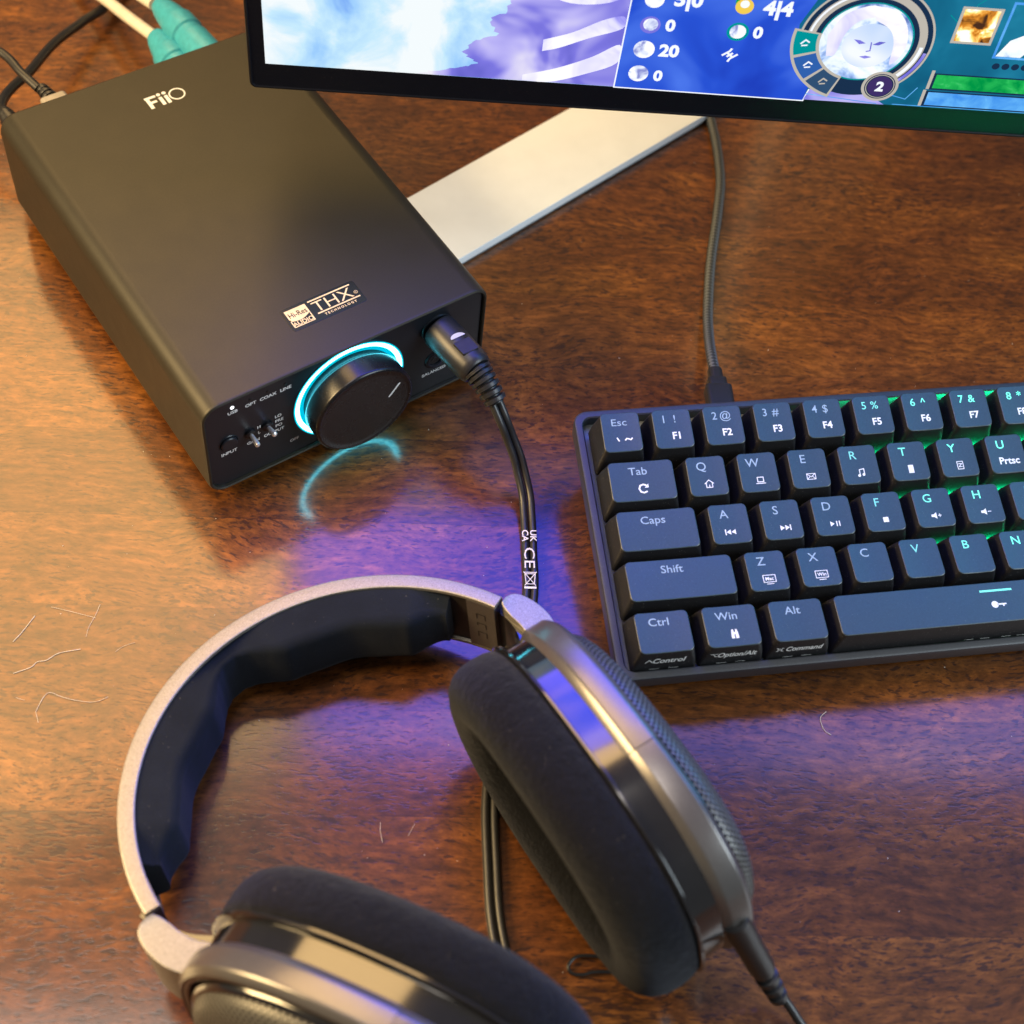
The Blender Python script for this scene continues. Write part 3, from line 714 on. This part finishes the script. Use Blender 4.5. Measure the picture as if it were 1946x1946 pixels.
def icon(mb, F, name, x, y, z, wr, mi=1):
    def S(lines, w_=.32, z_=None): strokes(mb, F, [[(x + a, y + b) for a, b in l] for l in lines], w_, z if z_ is None else z_, mi, wrap=wr)
    def P(pts): mb.add([F(x + a, y + b, z + wr(x + a)) for a, b in pts], [tuple(range(len(pts)))], mi)
    if name == 'house': S([[(-1.6, .2), (0, 1.6), (1.6, .2)], [(-1.1, .4), (-1.1, -1.3), (1.1, -1.3), (1.1, .4)], [(0, -1.2), (0, -.3)]])
    elif name == 'laptop': S([[(-1.1, 1.2), (1.1, 1.2), (1.1, -.6), (-1.1, -.6), (-1.1, 1.2)], [(-1.7, -1.2), (1.7, -1.2)]])
    elif name == 'mail': S([[(-1.6, 1.1), (1.6, 1.1), (1.6, -1.1), (-1.6, -1.1), (-1.6, 1.1), (0, -.2), (1.6, 1.1)], [(-1.6, -1.1), (-.4, .1)], [(1.6, -1.1), (.4, .1)]], .25)
    elif name == 'music': S([[(-.6, -1), (-.6, 1.2), (1.1, 1.5), (1.1, -.7)]], .36); disc(mb, Fr(F(x - .95, y - 1.1, z + wr(x)), F.x, F.y, F.z), 0, 0, .55, .02, mi, 12); disc(mb, Fr(F(x + .75, y - .8, z + wr(x)), F.x, F.y, F.z), 0, 0, .55, .02, mi, 12)
    elif name == 'calc': P([(-1, -1.6), (1, -1.6), (1, 1.6), (-1, 1.6)])
    elif name == 'page': S([[(-1.1, -1.5), (1.1, -1.5), (1.1, 1.5), (-1.1, 1.5), (-1.1, -1.5)], [(-.6, .6), (.6, .6), (-.6, -.6), (.6, -.6)]], .28)
    elif name == 'undo': S([[(1.3, .9), (.9, 1.3), (0, 1.6), (-1.1, 1.2), (-1.6, 0), (-1.1, -1.2), (0, -1.6), (1.1, -1.2)]], .6); P([(.4, .3), (1.9, .3), (1.9, 1.8)])
    elif name in ('prev', 'next'):
        k = -1 if name == 'prev' else 1
        for o_ in (-1.3, .5):
            q = [(k * o_, -1), (k * (o_ + 1.6), 0), (k * o_, 1)]; P(q if k > 0 else q[::-1])
        S([[(k * 2.4, -1), (k * 2.4, 1)]], .4)
    elif name == 'play': P([(-1.8, -1), (-.3, 0), (-1.8, 1)]); S([[(.6, -.9), (.6, .9)], [(1.6, -.9), (1.6, .9)]], .4)
    elif name == 'stop': P([(-1, -1), (1, -1), (1, 1), (-1, 1)])
    elif name in ('vol+', 'vol-'):
        P([(-1.8, -.5), (-.9, -.5), (.2, -1.3), (.2, 1.3), (-.9, .5), (-1.8, .5)]); S([[(.8, 0), (1.9, 0)]] + ([[(1.35, .55), (1.35, -.55)]] if name == 'vol+' else []), .3)
    elif name in ('mac', 'win'):
        S([[(-2.2, 1.5), (2.2, 1.5), (2.2, -1.2), (-2.2, -1.2), (-2.2, 1.5)], [(-1.2, -1.9), (1.2, -1.9)]], .26)
        text(mb, F, 'Mac' if name == 'mac' else 'Win', 1.3, x, y + .15, z + .02, mi=mi, wrap=wr, bold=.02)
    elif name == 'bino': P([(-1.3, -1.7), (-.2, -1.7), (-.2, .2), (-.35, 1.7), (-.9, 1.7), (-1.2, .3)]); P([(.2, -1.7), (1.3, -1.7), (1.2, .3), (.9, 1.7), (.35, 1.7), (.2, .2)]); S([[(-.3, .2), (.3, .2)]], .8)
    elif name == 'key': disc(mb, F, x - 1.5, y, 1.3, z + wr(x), mi, 20); S([[(-.5, 0), (2.6, 0)], [(1.6, 0), (1.6, -.7)]], .55)
capcount = 0
for r, row in enumerate(ROWS):
    u = 0.0
    for lab, wd, sub in row:
        cxk = (u + wd / 2) * 19.05; cyk = -(r + .5) * 19.05 * VS
        bw, tw = wd * 19.05 - .95, wd * 19.05 - 5.05; bd_, td = 18.1, 15.2
        z0, z1 = -1.9, HT[r]
        # keycap frame: its top plane is tilted to the row's profile
        ti = math.radians(TILT[r]); ty = KF.y * math.cos(ti) + KF.z * -math.sin(ti) * -1 * 0 + KF.z * math.sin(-ti) * -1
        tz_ = KF.x.cross(ty)
        T = Fr(KF(cxk, cyk + .5, z1), KF.x, ty, tz_)
        dishd = .38 if wd < 3 else -.0
        dish = lambda a, tw=tw, dd=dishd: -dd * max(0.0, 1 - (a / (tw / 2)) ** 2)
        def outline(wq, dq, rq): return dense(rrect(wq, dq, rq, 4))
        mb = MB(); rings = []
        rings.append([KF(cxk + a, cyk + b, z0) for a, b in outline(bw, bd_, .8)])
        rings.append([KF(cxk + a, cyk + b, z0 + 2.2) for a, b in outline(bw - .2, bd_ - .2, 1.0)])
        for k in (.35, .7, .93):
            kk = k ** 1.15
            wq, dq = bw + (tw - bw) * kk, bd_ + (td - bd_) * kk
            rr_ = 1.0 + .9 * k
            A1 = [KF(cxk + a, cyk + b, z0 + 2.2) for a, b in outline(wq, dq, rr_)]; B1 = [T(a, b, 0) for a, b in outline(wq, dq, rr_)]
            rings.append([p_.lerp(q_, k) for p_, q_ in zip(A1, B1)])
        o1, o2 = outline(tw + .15, td + .15, 1.9), outline(tw - .35, td - .35, 1.7)
        rings.append([T(a, b, -.18 + dish(a)) for a, b in o1])
        loft(mb, rings, 0, False, False)
        loft(mb, [[T(a, b, -.18 + dish(a)) for a, b in o1], [T(a, b, dish(a)) for a, b in o2]], 1, False, False)
        n_ = len(o2); vs = []; NR = 5
        for j in range(NR): vs += [T(a * (1 - j / NR), b * (1 - j / NR), dish(a * (1 - j / NR))) for a, b in o2]
        vs.append(T(0, 0, dish(0)))
        fs = [(j * n_ + i, j * n_ + (i + 1) % n_, (j + 1) * n_ + (i + 1) % n_, (j + 1) * n_ + i) for j in range(NR - 1) for i in range(n_)] + [((NR - 1) * n_ + i, (NR - 1) * n_ + (i + 1) % n_, NR * n_) for i in range(n_)]
        mb.add(vs, fs, 1)
        cap = mb.build('keycap', [M['key_side'], M['key']], kb, 38, origin=tuple(KF(cxk, cyk, 0)))
        if lab: cap['label'] = 'keycap lettered ' + lab.split()[0]
        level = max(0.0, min(1.0, (u + wd / 2 - 4.6) / 2.6)) if r < 2 else max(0.0, min(1.0, (u + wd / 2 - 4.9 - .35 * (r - 2)) / 3.0))
        lg = MB(); zz = .06
        small = wd < 1.2
        wr = dish
        if lab and u * 19.05 < 400:
            y_ = 3.9
            if len(lab) == 1: text(lg, T, lab, 3.25, -1.6 if lab not in 'Z X C V B N M' or r != 3 else -1.4, y_, zz, bold=.004, mi=0, wrap=wr, sx=1.05)
            elif ' ' in lab: 
                a_, b_ = lab.split(); text(lg, T, a_, 3.0, -2.9, y_, zz, mi=0, wrap=wr, bold=.004); text(lg, T, b_, 3.0, 1.2, y_, zz, mi=0, wrap=wr, bold=.004)
            elif lab == 'Esc': text(lg, T, lab, 2.7, -.4, y_, zz, mi=0, wrap=wr, sx=1.2)
            else: text(lg, T, lab, 2.9, -1.2 if wd < 2 else (-2.5 if wd > 2 else -.3), y_, zz, mi=0, wrap=wr, sx=1.1, bold=.004)
        if sub.startswith('i:'):
            off = {'key': (2, -1.0), 'undo': (0, -3.0), 'bino': (.6, -3.0)}.get(sub[2:], (.3, -3.2))
            icon(lg, T, sub[2:], off[0], off[1], zz, wr)
        elif sub == '` ~':
            strokes(lg, T, [[(-1.9, -2.2), (-1.3, -3.4)], [(1.0, -3.2), (1.6, -2.6), (2.3, -2.8), (3.0, -3.2), (3.6, -2.6)]], .5, zz, 1, wrap=wr)
        elif sub and not sub.startswith('f:'): text(lg, T, sub, 2.7, 1.0 if sub != 'Prtsc' else .6, -2.7, zz, mi=1, wrap=wr, bold=.025, sx=1.0)
        if wd > 6: 
            strokes(lg, T, [[(-3.5, 4.4), (8.0, 4.4)]], .75, zz, 0, wrap=wr)
        # pale dashes low on the front face, then the front lettering
        if r == 4:
            fq = Fr(KF(cxk, cyk - 9.12, z0 + 1.9), KF.x, KF.z, -KF.y)
            for k_ in ((-3.4, 3.4) if wd < 2 else (-8, -2, 6, 12)): strokes(lg, fq, [[(k_ - 1.7, 0), (k_ + 1.7, 0)]], .35, .06, 1)
        if r == 4 and u < 4:
            fb = [KF(cxk, cyk - 9.0, z0 + 2.2), T(0, -td / 2, 0)]
            fy = (fb[1] - fb[0]).normalized(); Ff = Fr((fb[0] + fb[1]) / 2, KF.x, fy, KF.x.cross(fy))
            if lab == 'Ctrl': strokes(lg, Ff, [[(-7.2, -.6), (-6.0, .9), (-4.8, -.6)]], .4, .35, 1); text(lg, Ff, 'Control', 2.7, 1.2, .1, .35, mi=1, shear=.2, bold=.02, sx=.92)
            if lab == 'Win': strokes(lg, Ff, [[(-8.2, .9), (-7.2, .9), (-6.5, -.6), (-5.6, -.6)], [(-6.6, .9), (-5.6, .9)]], .3, .35, 1); text(lg, Ff, 'Option/Alt', 2.6, 1.4, .1, .35, mi=1, shear=.2, bold=.02, sx=.84)
            if lab == 'Alt':
                q = [(-7.6, 0)]
                strokes(lg, Ff, [[(-8.0, -.4), (-6.6, -.4), (-6.6, .4), (-8.0, .4), (-8.0, -.4)], [(-8.6, .9), (-8.0, .9), (-8.0, .4)], [(-6.0, .9), (-6.6, .9), (-6.6, .4)], [(-8.6, -.9), (-8.0, -.9), (-8.0, -.4)], [(-6.0, -.9), (-6.6, -.9), (-6.6, -.4)]], .26, .35, 1)
                text(lg, Ff, 'Command', 2.6, 1.6, .1, .35, mi=1, shear=.2, bold=.02, sx=.84)
        if lg.f:
            # the lettering is re-centred on the cap's own origin
            o = lg.build('legend', [legend_mat(level), M['print']], None, 0, origin=tuple(KF(cxk, cyk, 0)))
            o.parent = cap; o.location = (0, 0, 0)
        # lamp under the key
        lv = max(0.0, min(1.0, (u + wd / 2 - (4.3 + [0, .6, .9, 2.0, 4.5][r])) / 3.5))
        if lv > 0:
            key_ = round(lv * 5)
            if key_ > 0:
                nm = 'led%d' % key_
                if nm not in M: M[nm] = em('green_led', (.0, 1.0, .34), 75.0 * (key_ / 5) ** 1.2)
                mb = MB(); slab(mb, Fr(KF(cxk, cyk + 7.6, -5.2), KF.x, KF.y, KF.z), min(bw - 2, 13), 3.0, 0, 1.4, .4, .2); mb.build('led', M[nm], kb, 30)
        u += wd

# ================================================================ KEYBOARD CABLE
uc = thing('usb_cable', 'grey braided cable running from behind the keyboard up under the monitor', 'cable', (185, -72, 0))
up = KF(62.5, 0, 0)
pv = V((185.5, -70.5, 0)); dv = kf
pd = V((11.0, 18.2, -.8)).normalized(); px_ = V((pd.y, -pd.x, 0)).normalized(); PU = Fr(V((185.4, -70.8, 17.2)) - pd * 3, px_, px_.cross(pd) * -1, pd)
mb = MB(); slab(mb, PU, 10.5, 6.8, 0, 11, 1.6, .6); slab(mb, PU, 7.6, 6.0, 10.5, 15, 1.6, .5); slab(mb, PU, 5.6, 5.2, 14.5, 20.5, 2, .5); mb.build('plug', M['rubber'], uc, 30)
mb = MB(); e_ = PU(0, 0, 19)
tube(mb, [e_, e_ + V((6.0, 9.2, -2.4)), (208.9, -36.4, 8.2), (220.4, -22.3, 4), (239.4, -.5, 2.3), (261.9, 22.9, 2.3), (277.2, 40.7, 2.3), (294.2, 68.5, 2.3), (310, 105, 2.3), (330, 160, 2.3), (360, 230, 2.3)], 2.15, 16, uv=True); mb.build('cord', M['braid'], uc, 60)

# ================================================================ MONITOR
ms = V((.8275, -.5614, 0)).normalized(); mn = ms.cross(V((0, 0, 1)))       # mn points to the viewer
SL = V((71.6, 88.8, 100))
SF = Fr(SL, ms, (0, 0, 1), mn)                                             # screen plane coordinates
MW, MH = 610.0, 372.0
mon = thing('monitor', 'large black framed monitor showing a bright blue game screen', 'monitor', (440, 105, 0))
mb = MB(); rings = []
for ins, z in ((4, -38), (.8, -20), (0, -18), (0, -.9), (.3, -.2), (.9, .0), (1.3, -.35), (2.2, -.45), (5.6, -.5)):
    rings.append([SF(a, b, z) for a, b in rrect(MW - 2 * ins, MH - 2 * ins, max(.3, 2.4 - ins * .4), 4, MW / 2, MH / 2)])
loft(mb, rings, 0, True, False)
# flat black border between frame and picture
def ringflat(a0, a1, z):
    loft(mb, [[SF(a, b, z) for a, b in rrect(MW - 2 * a0, MH - 2 * a0, .3, 2, MW / 2, MH / 2)], [SF(MW / 2 + (a - MW / 2), b, z) for a, b in [(max(6.2, min(MW - 6.2, a)), max(11.3, min(MH - 7, b))) for a, b in rrect(MW - 2 * a0, MH - 2 * a0, .3, 2, MW / 2, MH / 2)]]], 0, False, False)
ringflat(5.6, 0, -.5)
mb.build('bezel', M['bezel'], mon, 30)
# picture on the screen -------------------------------------------------
HM = np.array([0.17938242, -0.01383309, -82.74447528, 0.01501643, -0.23021224, 31.30346382, 0.00000121, -0.00034095, 1.0]).reshape(3, 3)
def sp(x, y):
    """point of the screen picture, digitised from an enlarged view, in screen millimetres"""
    q = HM @ np.array([1100 + x * .43789, y * .43789, 1]); return (q[0] / q[2], q[1] / q[2])
mats = []; idx = {}
def MI(name, mat):
    idx[name] = len(mats); mats.append(mat)
MI('sky', em('picture_clouds', None, .78, stops=[(.30, (.16, .36, .92)), (.42, (.36, .64, 1.0)), (.54, (.58, .84, 1.0)), (.64, (.92, .98, 1.0))], scale=30, detail=7))
MI('cloth', em('picture_purple', None, .75, stops=[(.30, (.10, .10, .55)), (.44, (.22, .20, .80)), (.54, (.52, .48, .98)), (.66, (.94, .90, 1.0))], scale=30, detail=3))
MI('streak', em('picture_streak', None, .85, stops=[(.32, (.30, .28, .85)), (.46, (.72, .70, 1.0)), (.58, (.96, .94, 1.0))], scale=45, detail=4))
MI('gem', em('picture_gem', None, .85, stops=[(.36, (.25, .28, .62)), (.47, (.70, .76, .95)), (.56, (.97, .98, 1.0))], scale=210, detail=3))
MI('blue', em('picture_blue', None, .85, stops=[(.3, (.010, .035, .42)), (.5, (.020, .08, .62)), (.7, (.07, .18, .80))], scale=24, detail=3))
MI('teal', em('picture_teal', None, .75, stops=[(.3, (.006, .10, .20)), (.55, (.010, .17, .30)), (.75, (.02, .26, .42))], scale=30, detail=3))
MI('white', em('picture_white', (.88, .92, 1), .86))
MI('gold', em('picture_gold', (.52, .48, .42), .8))
MI('dark', em('picture_dark', (.010, .03, .075), .8))
MI('green', em('picture_green', None, .8, stops=[(.35, (.0, .30, .06)), (.6, (.02, .50, .10)), (.75, (.10, .62, .22))], scale=160))
MI('lblue', em('picture_lightblue', None, .9, stops=[(.35, (.05, .26, .75)), (.6, (.12, .42, .85)), (.75, (.4, .7, .95))], scale=120))
MI('tealcell', em('picture_tealcell', (.0, .30, .32), .8))
MI('bluecell', em('picture_bluecell', (.03, .12, .42), .8))
MI('slatecell', em('picture_slatecell', (.03, .08, .17), .8))
MI('face', em('picture_portrait', None, .85, stops=[(.34, (.10, .16, .45)), (.43, (.38, .55, .90)), (.50, (.80, .90, 1.0)), (.60, (.97, .99, 1.0))], scale=75, detail=4))
MI('skin', em('picture_skin', None, .82, stops=[(.35, (.56, .70, .95)), (.6, (.90, .94, 1.0))], scale=40, detail=1))
MI('fire', em('picture_fire', None, 1.1, stops=[(.40, (.05, .02, .01)), (.50, (.55, .20, .02)), (.58, (.95, .60, .15)), (.66, (1, .95, .8))], scale=150, detail=3))
MI('purple', em('picture_badge', (.05, .03, .14), .8))
MI('yellow', em('picture_yellow', (.80, .55, .08), .9))
# unseen upper picture, made up and extra bright so desk and keys reflect blue
MI('upper', em('invented_upper_glow', None, 7.2, stops=[(.30, (.010, .05, .80)), (.44, (.05, .09, 1.0)), (.55, (.20, .15, 1.0)), (.66, (.58, .48, 1.0))], scale=7, detail=3))
MI('upper_right', em('invented_right_glow', None, 5.5, stops=[(.30, (.01, .10, .46)), (.5, (.03, .36, .74)), (.68, (.16, .62, .92))], scale=8, detail=3))
MI('upper_far', em('invented_far_glow', None, 4.6, stops=[(.30, (.02, .06, .60)), (.5, (.10, .16, .85)), (.68, (.40, .35, 1.0))], scale=8, detail=3))
s = MB()
def R_(a, b, c, d_, z, k): poly(s, SF, [(a, c), (b, c), (b, d_), (a, d_)], z, idx[k])
zs = -.42
R_(6.2, MW - 6.2, 11.3, 70, zs, 'teal')
R_(6.2, 205, 70, MH - 7, zs, 'upper'); R_(205, MW - 6.2, 70, 190, zs, 'upper_right'); R_(205, MW - 6.2, 190, MH - 7, zs, 'upper_far')
R_(6.2, 132.5, 11.3, 70, zs + .02, 'sky')
# ragged purple drapery over the clouds
rg = [(84, 70), (88, 60), (86, 53), (92, 47), (90, 41), (84, 36), (88, 31), (80, 27), (76, 22), (82, 18), (74, 15), (66, 13), (60, 11.4)]
rgj = []
for (a, b), (c, d_) in zip(rg[:-1], rg[1:]):
    for k in range(6):
        t = k / 6; rgj.append((a + (c - a) * t + random.uniform(-1.1, 1.1), b + (d_ - b) * t + random.uniform(-.4, .4)))
rgj.append(rg[-1])
poly(s, SF, rgj + [(132.4, 11.4), (132.4, 70)], zs + .04, idx['cloth'])
for pts in ([(100, 50), (112, 46), (124, 47), (131, 51), (131, 55), (122, 52), (110, 52), (101, 56)], [(104, 30), (114, 34), (124, 40), (131, 42), (131, 37), (120, 32), (110, 27), (104, 25)], [(98, 14), (110, 18), (122, 24), (131, 30), (131, 22), (120, 16), (108, 11.6), (98, 11.6)]):
    poly(s, SF, [tuple(q[:2]) for q in spline([(a, b, 0) for a, b in pts], 5)], zs + .06, idx['streak'])
# statistics panel
dv = [sp(235, 0), sp(150, 380), sp(970, 440), sp(985, 400), sp(900, 260), sp(905, 165), sp(1000, 60), sp(1050, 0)]
poly(s, SF, [(132.8, 70)] + [(132.0, 49), sp(150, 380), sp(970, 440), (201.5, 18), (193, 30), (192, 44), (196, 55), (206, 70)], zs + .08, idx['blue'])
strokes(s, SF, [[(132.9, 70), (131.4, 11.2), (201, 10.7), (202, 16)]], .5, zs + .10, idx['white'])
def num(t_, x, y, h_=5.0): text(s, SF, t_, h_, *sp(x, y), z=zs + .14, bold=.045, mi=idx['white'])
num('5|0', 480, 0, 5.4); num('4|4', 868, 38, 5.6); num('0', 398, 112, 4.6); num('0', 778, 143, 4.6); num('20', 392, 222, 4.9); num('0', 343, 330, 4.4)
def blob(x, y, r_, k='gem', z=.12):
    c = sp(x, y); disc(s, SF, c[0], c[1], r_, zs + z, idx[k], 20)
blob(330, 0, 3.4); blob(310, 110, 3.6, 'cloth', .115); blob(312, 108, 2.6, 'gem'); blob(283, 216, 3.8); blob(258, 320, 3.6); blob(690, 140, 3.9, 'tealcell', .115); blob(690, 140, 2.9)
blob(720, 30, 3.2, 'yellow', .118); blob(712, 12, 2.4, 'green', .116); blob(722, 20, 1.6, 'white', .13)
c = sp(655, 240); strokes(s, SF, [[(c[0] - 2.6, c[1] - .3), (c[0] - .3, c[1] + 1.6), (c[0] + .2, c[1] + 2.6)], [(c[0] + 2.6, c[1] + .3), (c[0] + .3, c[1] - 1.6), (c[0] - .2, c[1] - 2.8)], [(c[0] - .8, c[1] - .7), (c[0] + .8, c[1] + .7)], [(c[0] - 1, c[1] + .8), (c[0] + 1, c[1] - .8)]], .8, zs + .12, idx['white'])
# round portrait medallion: a plain bright face-less swirl inside its rings
pcx, pcy = 216.8, 38.4
disc(s, SF, pcx, pcy, 23.6, zs + .16, idx['dark'], 64)
disc(s, SF, pcx, pcy, 24.0, zs + .17, idx['gold'], 64, 23.2, -60, 185)
disc(s, SF, pcx, pcy, 21.4, zs + .17, idx['gold'], 64, 18.6, -50, 190)
disc(s, SF, pcx, pcy, 20.9, zs + .18, idx['white'], 40, 19.6, -42, -2)
disc(s, SF, pcx, pcy, 20.9, zs + .18, idx['white'], 40, 20.1, 95, 175)
disc(s, SF, pcx, pcy, 23.0, zs + .18, idx['cloth'], 40, 21.8, -48, -8)
disc(s, SF, pcx, pcy, 16.8, zs + .19, idx['tealcell'], 64)
disc(s, SF, pcx, pcy, 16.2, zs + .20, idx['face'], 64)
fx, fy = pcx + 1.5, pcy - 1.5
disc(s, SF, fx, fy, 9.5, zs + .201, idx['skin'], 40)
for e_, sg in ((-3.6, 1), (3.4, -1)):
    poly(s, SF, [(fx + e_ - 2.3, fy + 1.5 + sg * .9), (fx + e_, fy + .5), (fx + e_ + 2.3, fy + 1.5 - sg * .5), (fx + e_, fy + 2.2)], zs + .203, idx['cloth'])
strokes(s, SF, [[(fx + .6, fy + 1.5), (fx + 1.0, fy - 2.0), (fx - .3, fy - 2.4)]], .45, zs + .204, idx['cloth'])
poly(s, SF, [(fx - 2.2, fy - 4.8), (fx, fy - 4.2), (fx + 2.3, fy - 4.7), (fx, fy - 5.6)], zs + .203, idx['cloth'])
for pts in ([(-14, 2), (-10, 11), (-1, 15.5), (4, 12), (-4, 9), (-8, 3), (-9.5, -6), (-12.5, -7)], [(-1, 15.5), (8, 13.5), (13.5, 6), (14.5, -3), (11, -9), (10, 0), (7, 6), (1, 9.5)]):
    poly(s, SF, [tuple(q[:2]) for q in spline([(pcx + a, pcy + b, 0) for a, b in pts], 4)], zs + .207, idx['streak'])
for k, (a0, a1, nm) in enumerate(((172, 199, 'tealcell'), (199, 226, 'bluecell'), (226, 253, 'slatecell'))):
    disc(s, SF, pcx, pcy, 26.3, zs + .21, idx['gold'], 20, 16.2, a0 - .6, a1 + .6)
    disc(s, SF, pcx, pcy, 25.2, zs + .22 + .001 * k, idx[nm], 20, 17.3, a0 + 1.4, a1 - 1.4)
    a = math.radians((a0 + a1) / 2); gx, gy = pcx + 21.2 * math.cos(a), pcy + 21.2 * math.sin(a)
    strokes(s, SF, [[(gx - 1.4, gy - .4), (gx, gy + 1.3), (gx + 1.4, gy + .4)], [(gx - .9, gy - 1.2), (gx + .9, gy - .9)]], .6, zs + .24, idx['white' if k != 2 else 'gold'])
disc(s, SF, 227.2, 19.6, 6.7, zs + .25, idx['gold'], 40); disc(s, SF, 227.2, 19.6, 5.6, zs + .26, idx['dark'], 40); disc(s, SF, 227.2, 19.6, 5.2, zs + .27, idx['gold'], 40, 4.9); disc(s, SF, 227.2, 19.6, 4.5, zs + .27, idx['purple'], 40)
text(s, SF, '2', 4.0, 227.2, 19.6, zs + .29, bold=.045, mi=idx['white'])
# little pictures, dots and bars at the right
def quad(pts, z, k): poly(s, SF, [sp(*q) for q in pts], zs + z, idx[k])
a, b = sp(1610, 188), sp(1853, 42)
R_(a[0], b[0], a[1], b[1], zs + .12, 'gold'); R_(a[0] + 1, b[0] - 1, a[1] + 1, b[1] - 1, zs + .13, 'fire')
a = sp(1792, 255)
R_(a[0], a[0] + 24, a[1], a[1] + 24, zs + .12, 'lblue'); R_(a[0] + .9, a[0] + 23, a[1] + .9, a[1] + 23, zs + .13, 'teal'); poly(s, SF, [(a[0] + 1, a[1] + 1), (a[0] + 10, a[1] + 1), (a[0] + 15, a[1] + 9), (a[0] + 23, a[1] + 14), (a[0] + 12, a[1] + 13), (a[0] + 4, a[1] + 8)], zs + .14, idx['face'])
for k in range(6):
    c = sp(1810 + 42 * k, 290 + 2 * k); disc(s, SF, c[0], c[1], 1.4, zs + .12, idx['dark'], 14)
R_(245.0, 420, 19.6, 27.0, zs + .12, 'dark'); R_(246.2, 419, 20.3, 26.4, zs + .13, 'green')
R_(244.2, 420, 11.9, 19.0, zs + .12, 'dark'); R_(245.6, 419, 12.5, 18.4, zs + .13, 'lblue')
R_(244.0, 245.2, 19.8, 28.2, zs + .15, 'gold'); R_(243.4, 244.6, 12, 19.4, zs + .15, 'gold')
strokes(s, SF, [[(201.5, 14), (228, 11.6)], [(232, 16), (238, 14.5), (241, 20)], [(234, 11.8), (300, 11.8)]], .35, zs + .11, idx['lblue'])
poly(s, SF, [(201, 11.3), (231, 11.3), (222, 17), (214, 20), (204, 22)], zs + .105, idx['cloth'])
strokes(s, SF, [[(243, 52), (249, 47), (251, 57), (256, 62)]], .3, zs + .11, idx['tealcell'])
s.build('screen', mats, mon, 0)
# stand: column and two long flat white feet
col_ = V((440, 112, 0))
for tipa, tipb in ((V((124.5, 70.8, 0)), .985), (V((500, -160, 0)), 1)):
    dd = (tipa - col_).normalized(); sd = V((-dd.y, dd.x, 0)); L = (tipa - col_).length
    F = Fr(col_ + V((0, 0, 1.2)), dd, sd, (0, 0, 1))
    mb = MB(); slab(mb, F, L, 41, 0, 4.2, 1.5, .5, L / 2, 0); o = mb.build('stand_foot', M['stand'], mon, 30)
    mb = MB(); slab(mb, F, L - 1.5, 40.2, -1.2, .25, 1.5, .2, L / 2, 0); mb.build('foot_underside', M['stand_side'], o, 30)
mb = MB(); slab(mb, Fr(col_ - mn * 10, ms, mn, (0, 0, 1)), 70, 46, 0, 330, 8, 1); mb.build('stand_column', M['stand'], mon, 30)
arm_a = SF(MW / 2, 200, -37); arm_d = (col_ - mn * 10) - arm_a; arm_d.z = 0
mb = MB(); xx = arm_d.normalized(); F = Fr(arm_a, V((0, 0, 1)), V((0, 0, 1)).cross(xx), xx); slab(mb, F, 60, 60, 0, arm_d.length, 6, 1); mb.build('stand_arm', M['stand'], mon, 30)

# ================================================================ LITTLE THINGS ON THE DESK
mb = MB(); tube(mb, [(30, -226, 1.2), (24.2, -220.4, 1.2), (20.5, -217.2, 1.4), (16.2, -215.0, 1.6), (12.6, -215.8, 1.6), (11.9, -218.2, 1.4), (14.5, -220.5, 1.2), (19, -222.2, 1.0), (27, -227.5, .9)], .55, 10)
tag(mb.build('wire_loop', M['rubber']), 'small loop of thin black wire beside the right ear pad', 'wire loop')
M['lint'] = pm('lint', (.66, .60, .50), .8)
mb = MB()
def hair(pts, r=.08): tube(mb, [(a, b, .25) for a, b in pts], r, 5, smooth_n=6)
for k_, h_ in enumerate([[(-86.1, -18.0), (-81.6, -15.9), (-75.4, -12.3)], [(-91.1, -29.5), (-85.3, -30.4), (-82.5, -29.6), (-79.4, -30.6), (-74.7, -30.3), (-67.7, -32.7)], [(-69.1, -11.9), (-64.4, -16.8), (-61.3, -20.2), (-57.9, -23.9)], [(-54.1, -19.7), (-57.4, -22.9), (-61.6, -26.2), (-64.0, -29.2)], [(-90.8, -46.9), (-86.1, -43.1), (-83.5, -42.9), (-81.1, -46.2), (-76.7, -50.8), (-72.2, -53.9), (-67.7, -54.5)], [(-90.8, -46.9), (-91.7, -51.1)], [(-58.0, -39.9), (-54.9, -39.3), (-50.6, -40.0)], [(-94.2, -38.5), (-92.1, -41.0)], [(143.0, -191.0), (139.9, -191.6), (138.3, -193.8), (137.6, -196.5), (138.5, -198.9)], [(-12.6, -142.9), (-14.2, -145.5), (-15.6, -149.1)], [(-3.2, -149.3), (-7.2, -151.7)]]):
    hair(h_, (.12, .12, .06, .06, .09, .07, .05, .06, .10, .07, .05)[k_])
rnd = random.Random(3)
for _ in range(420):
    x, y = rnd.uniform(-170, 420), rnd.uniform(-300, 260); r = rnd.choice((.10, .13, .16, .22, .3))
    if -3 < x < 123 and -3 < y < 171: continue
    a = rnd.uniform(0, 6.28)
    mb.add([(x + r * math.cos(a + k * 1.57), y + r * math.sin(a + k * 1.57) * rnd.uniform(.5, 1), .08) for k in range(4)] + [(x, y, .08 + r * .7)], [(0, 1, 4), (1, 2, 4), (2, 3, 4), (3, 0, 4)])
o = mb.build('dust', M['lint'], None, 0); o['kind'] = 'stuff'; o['label'] = 'pale dust specks and hairs scattered over the desk'; o['category'] = 'dust'
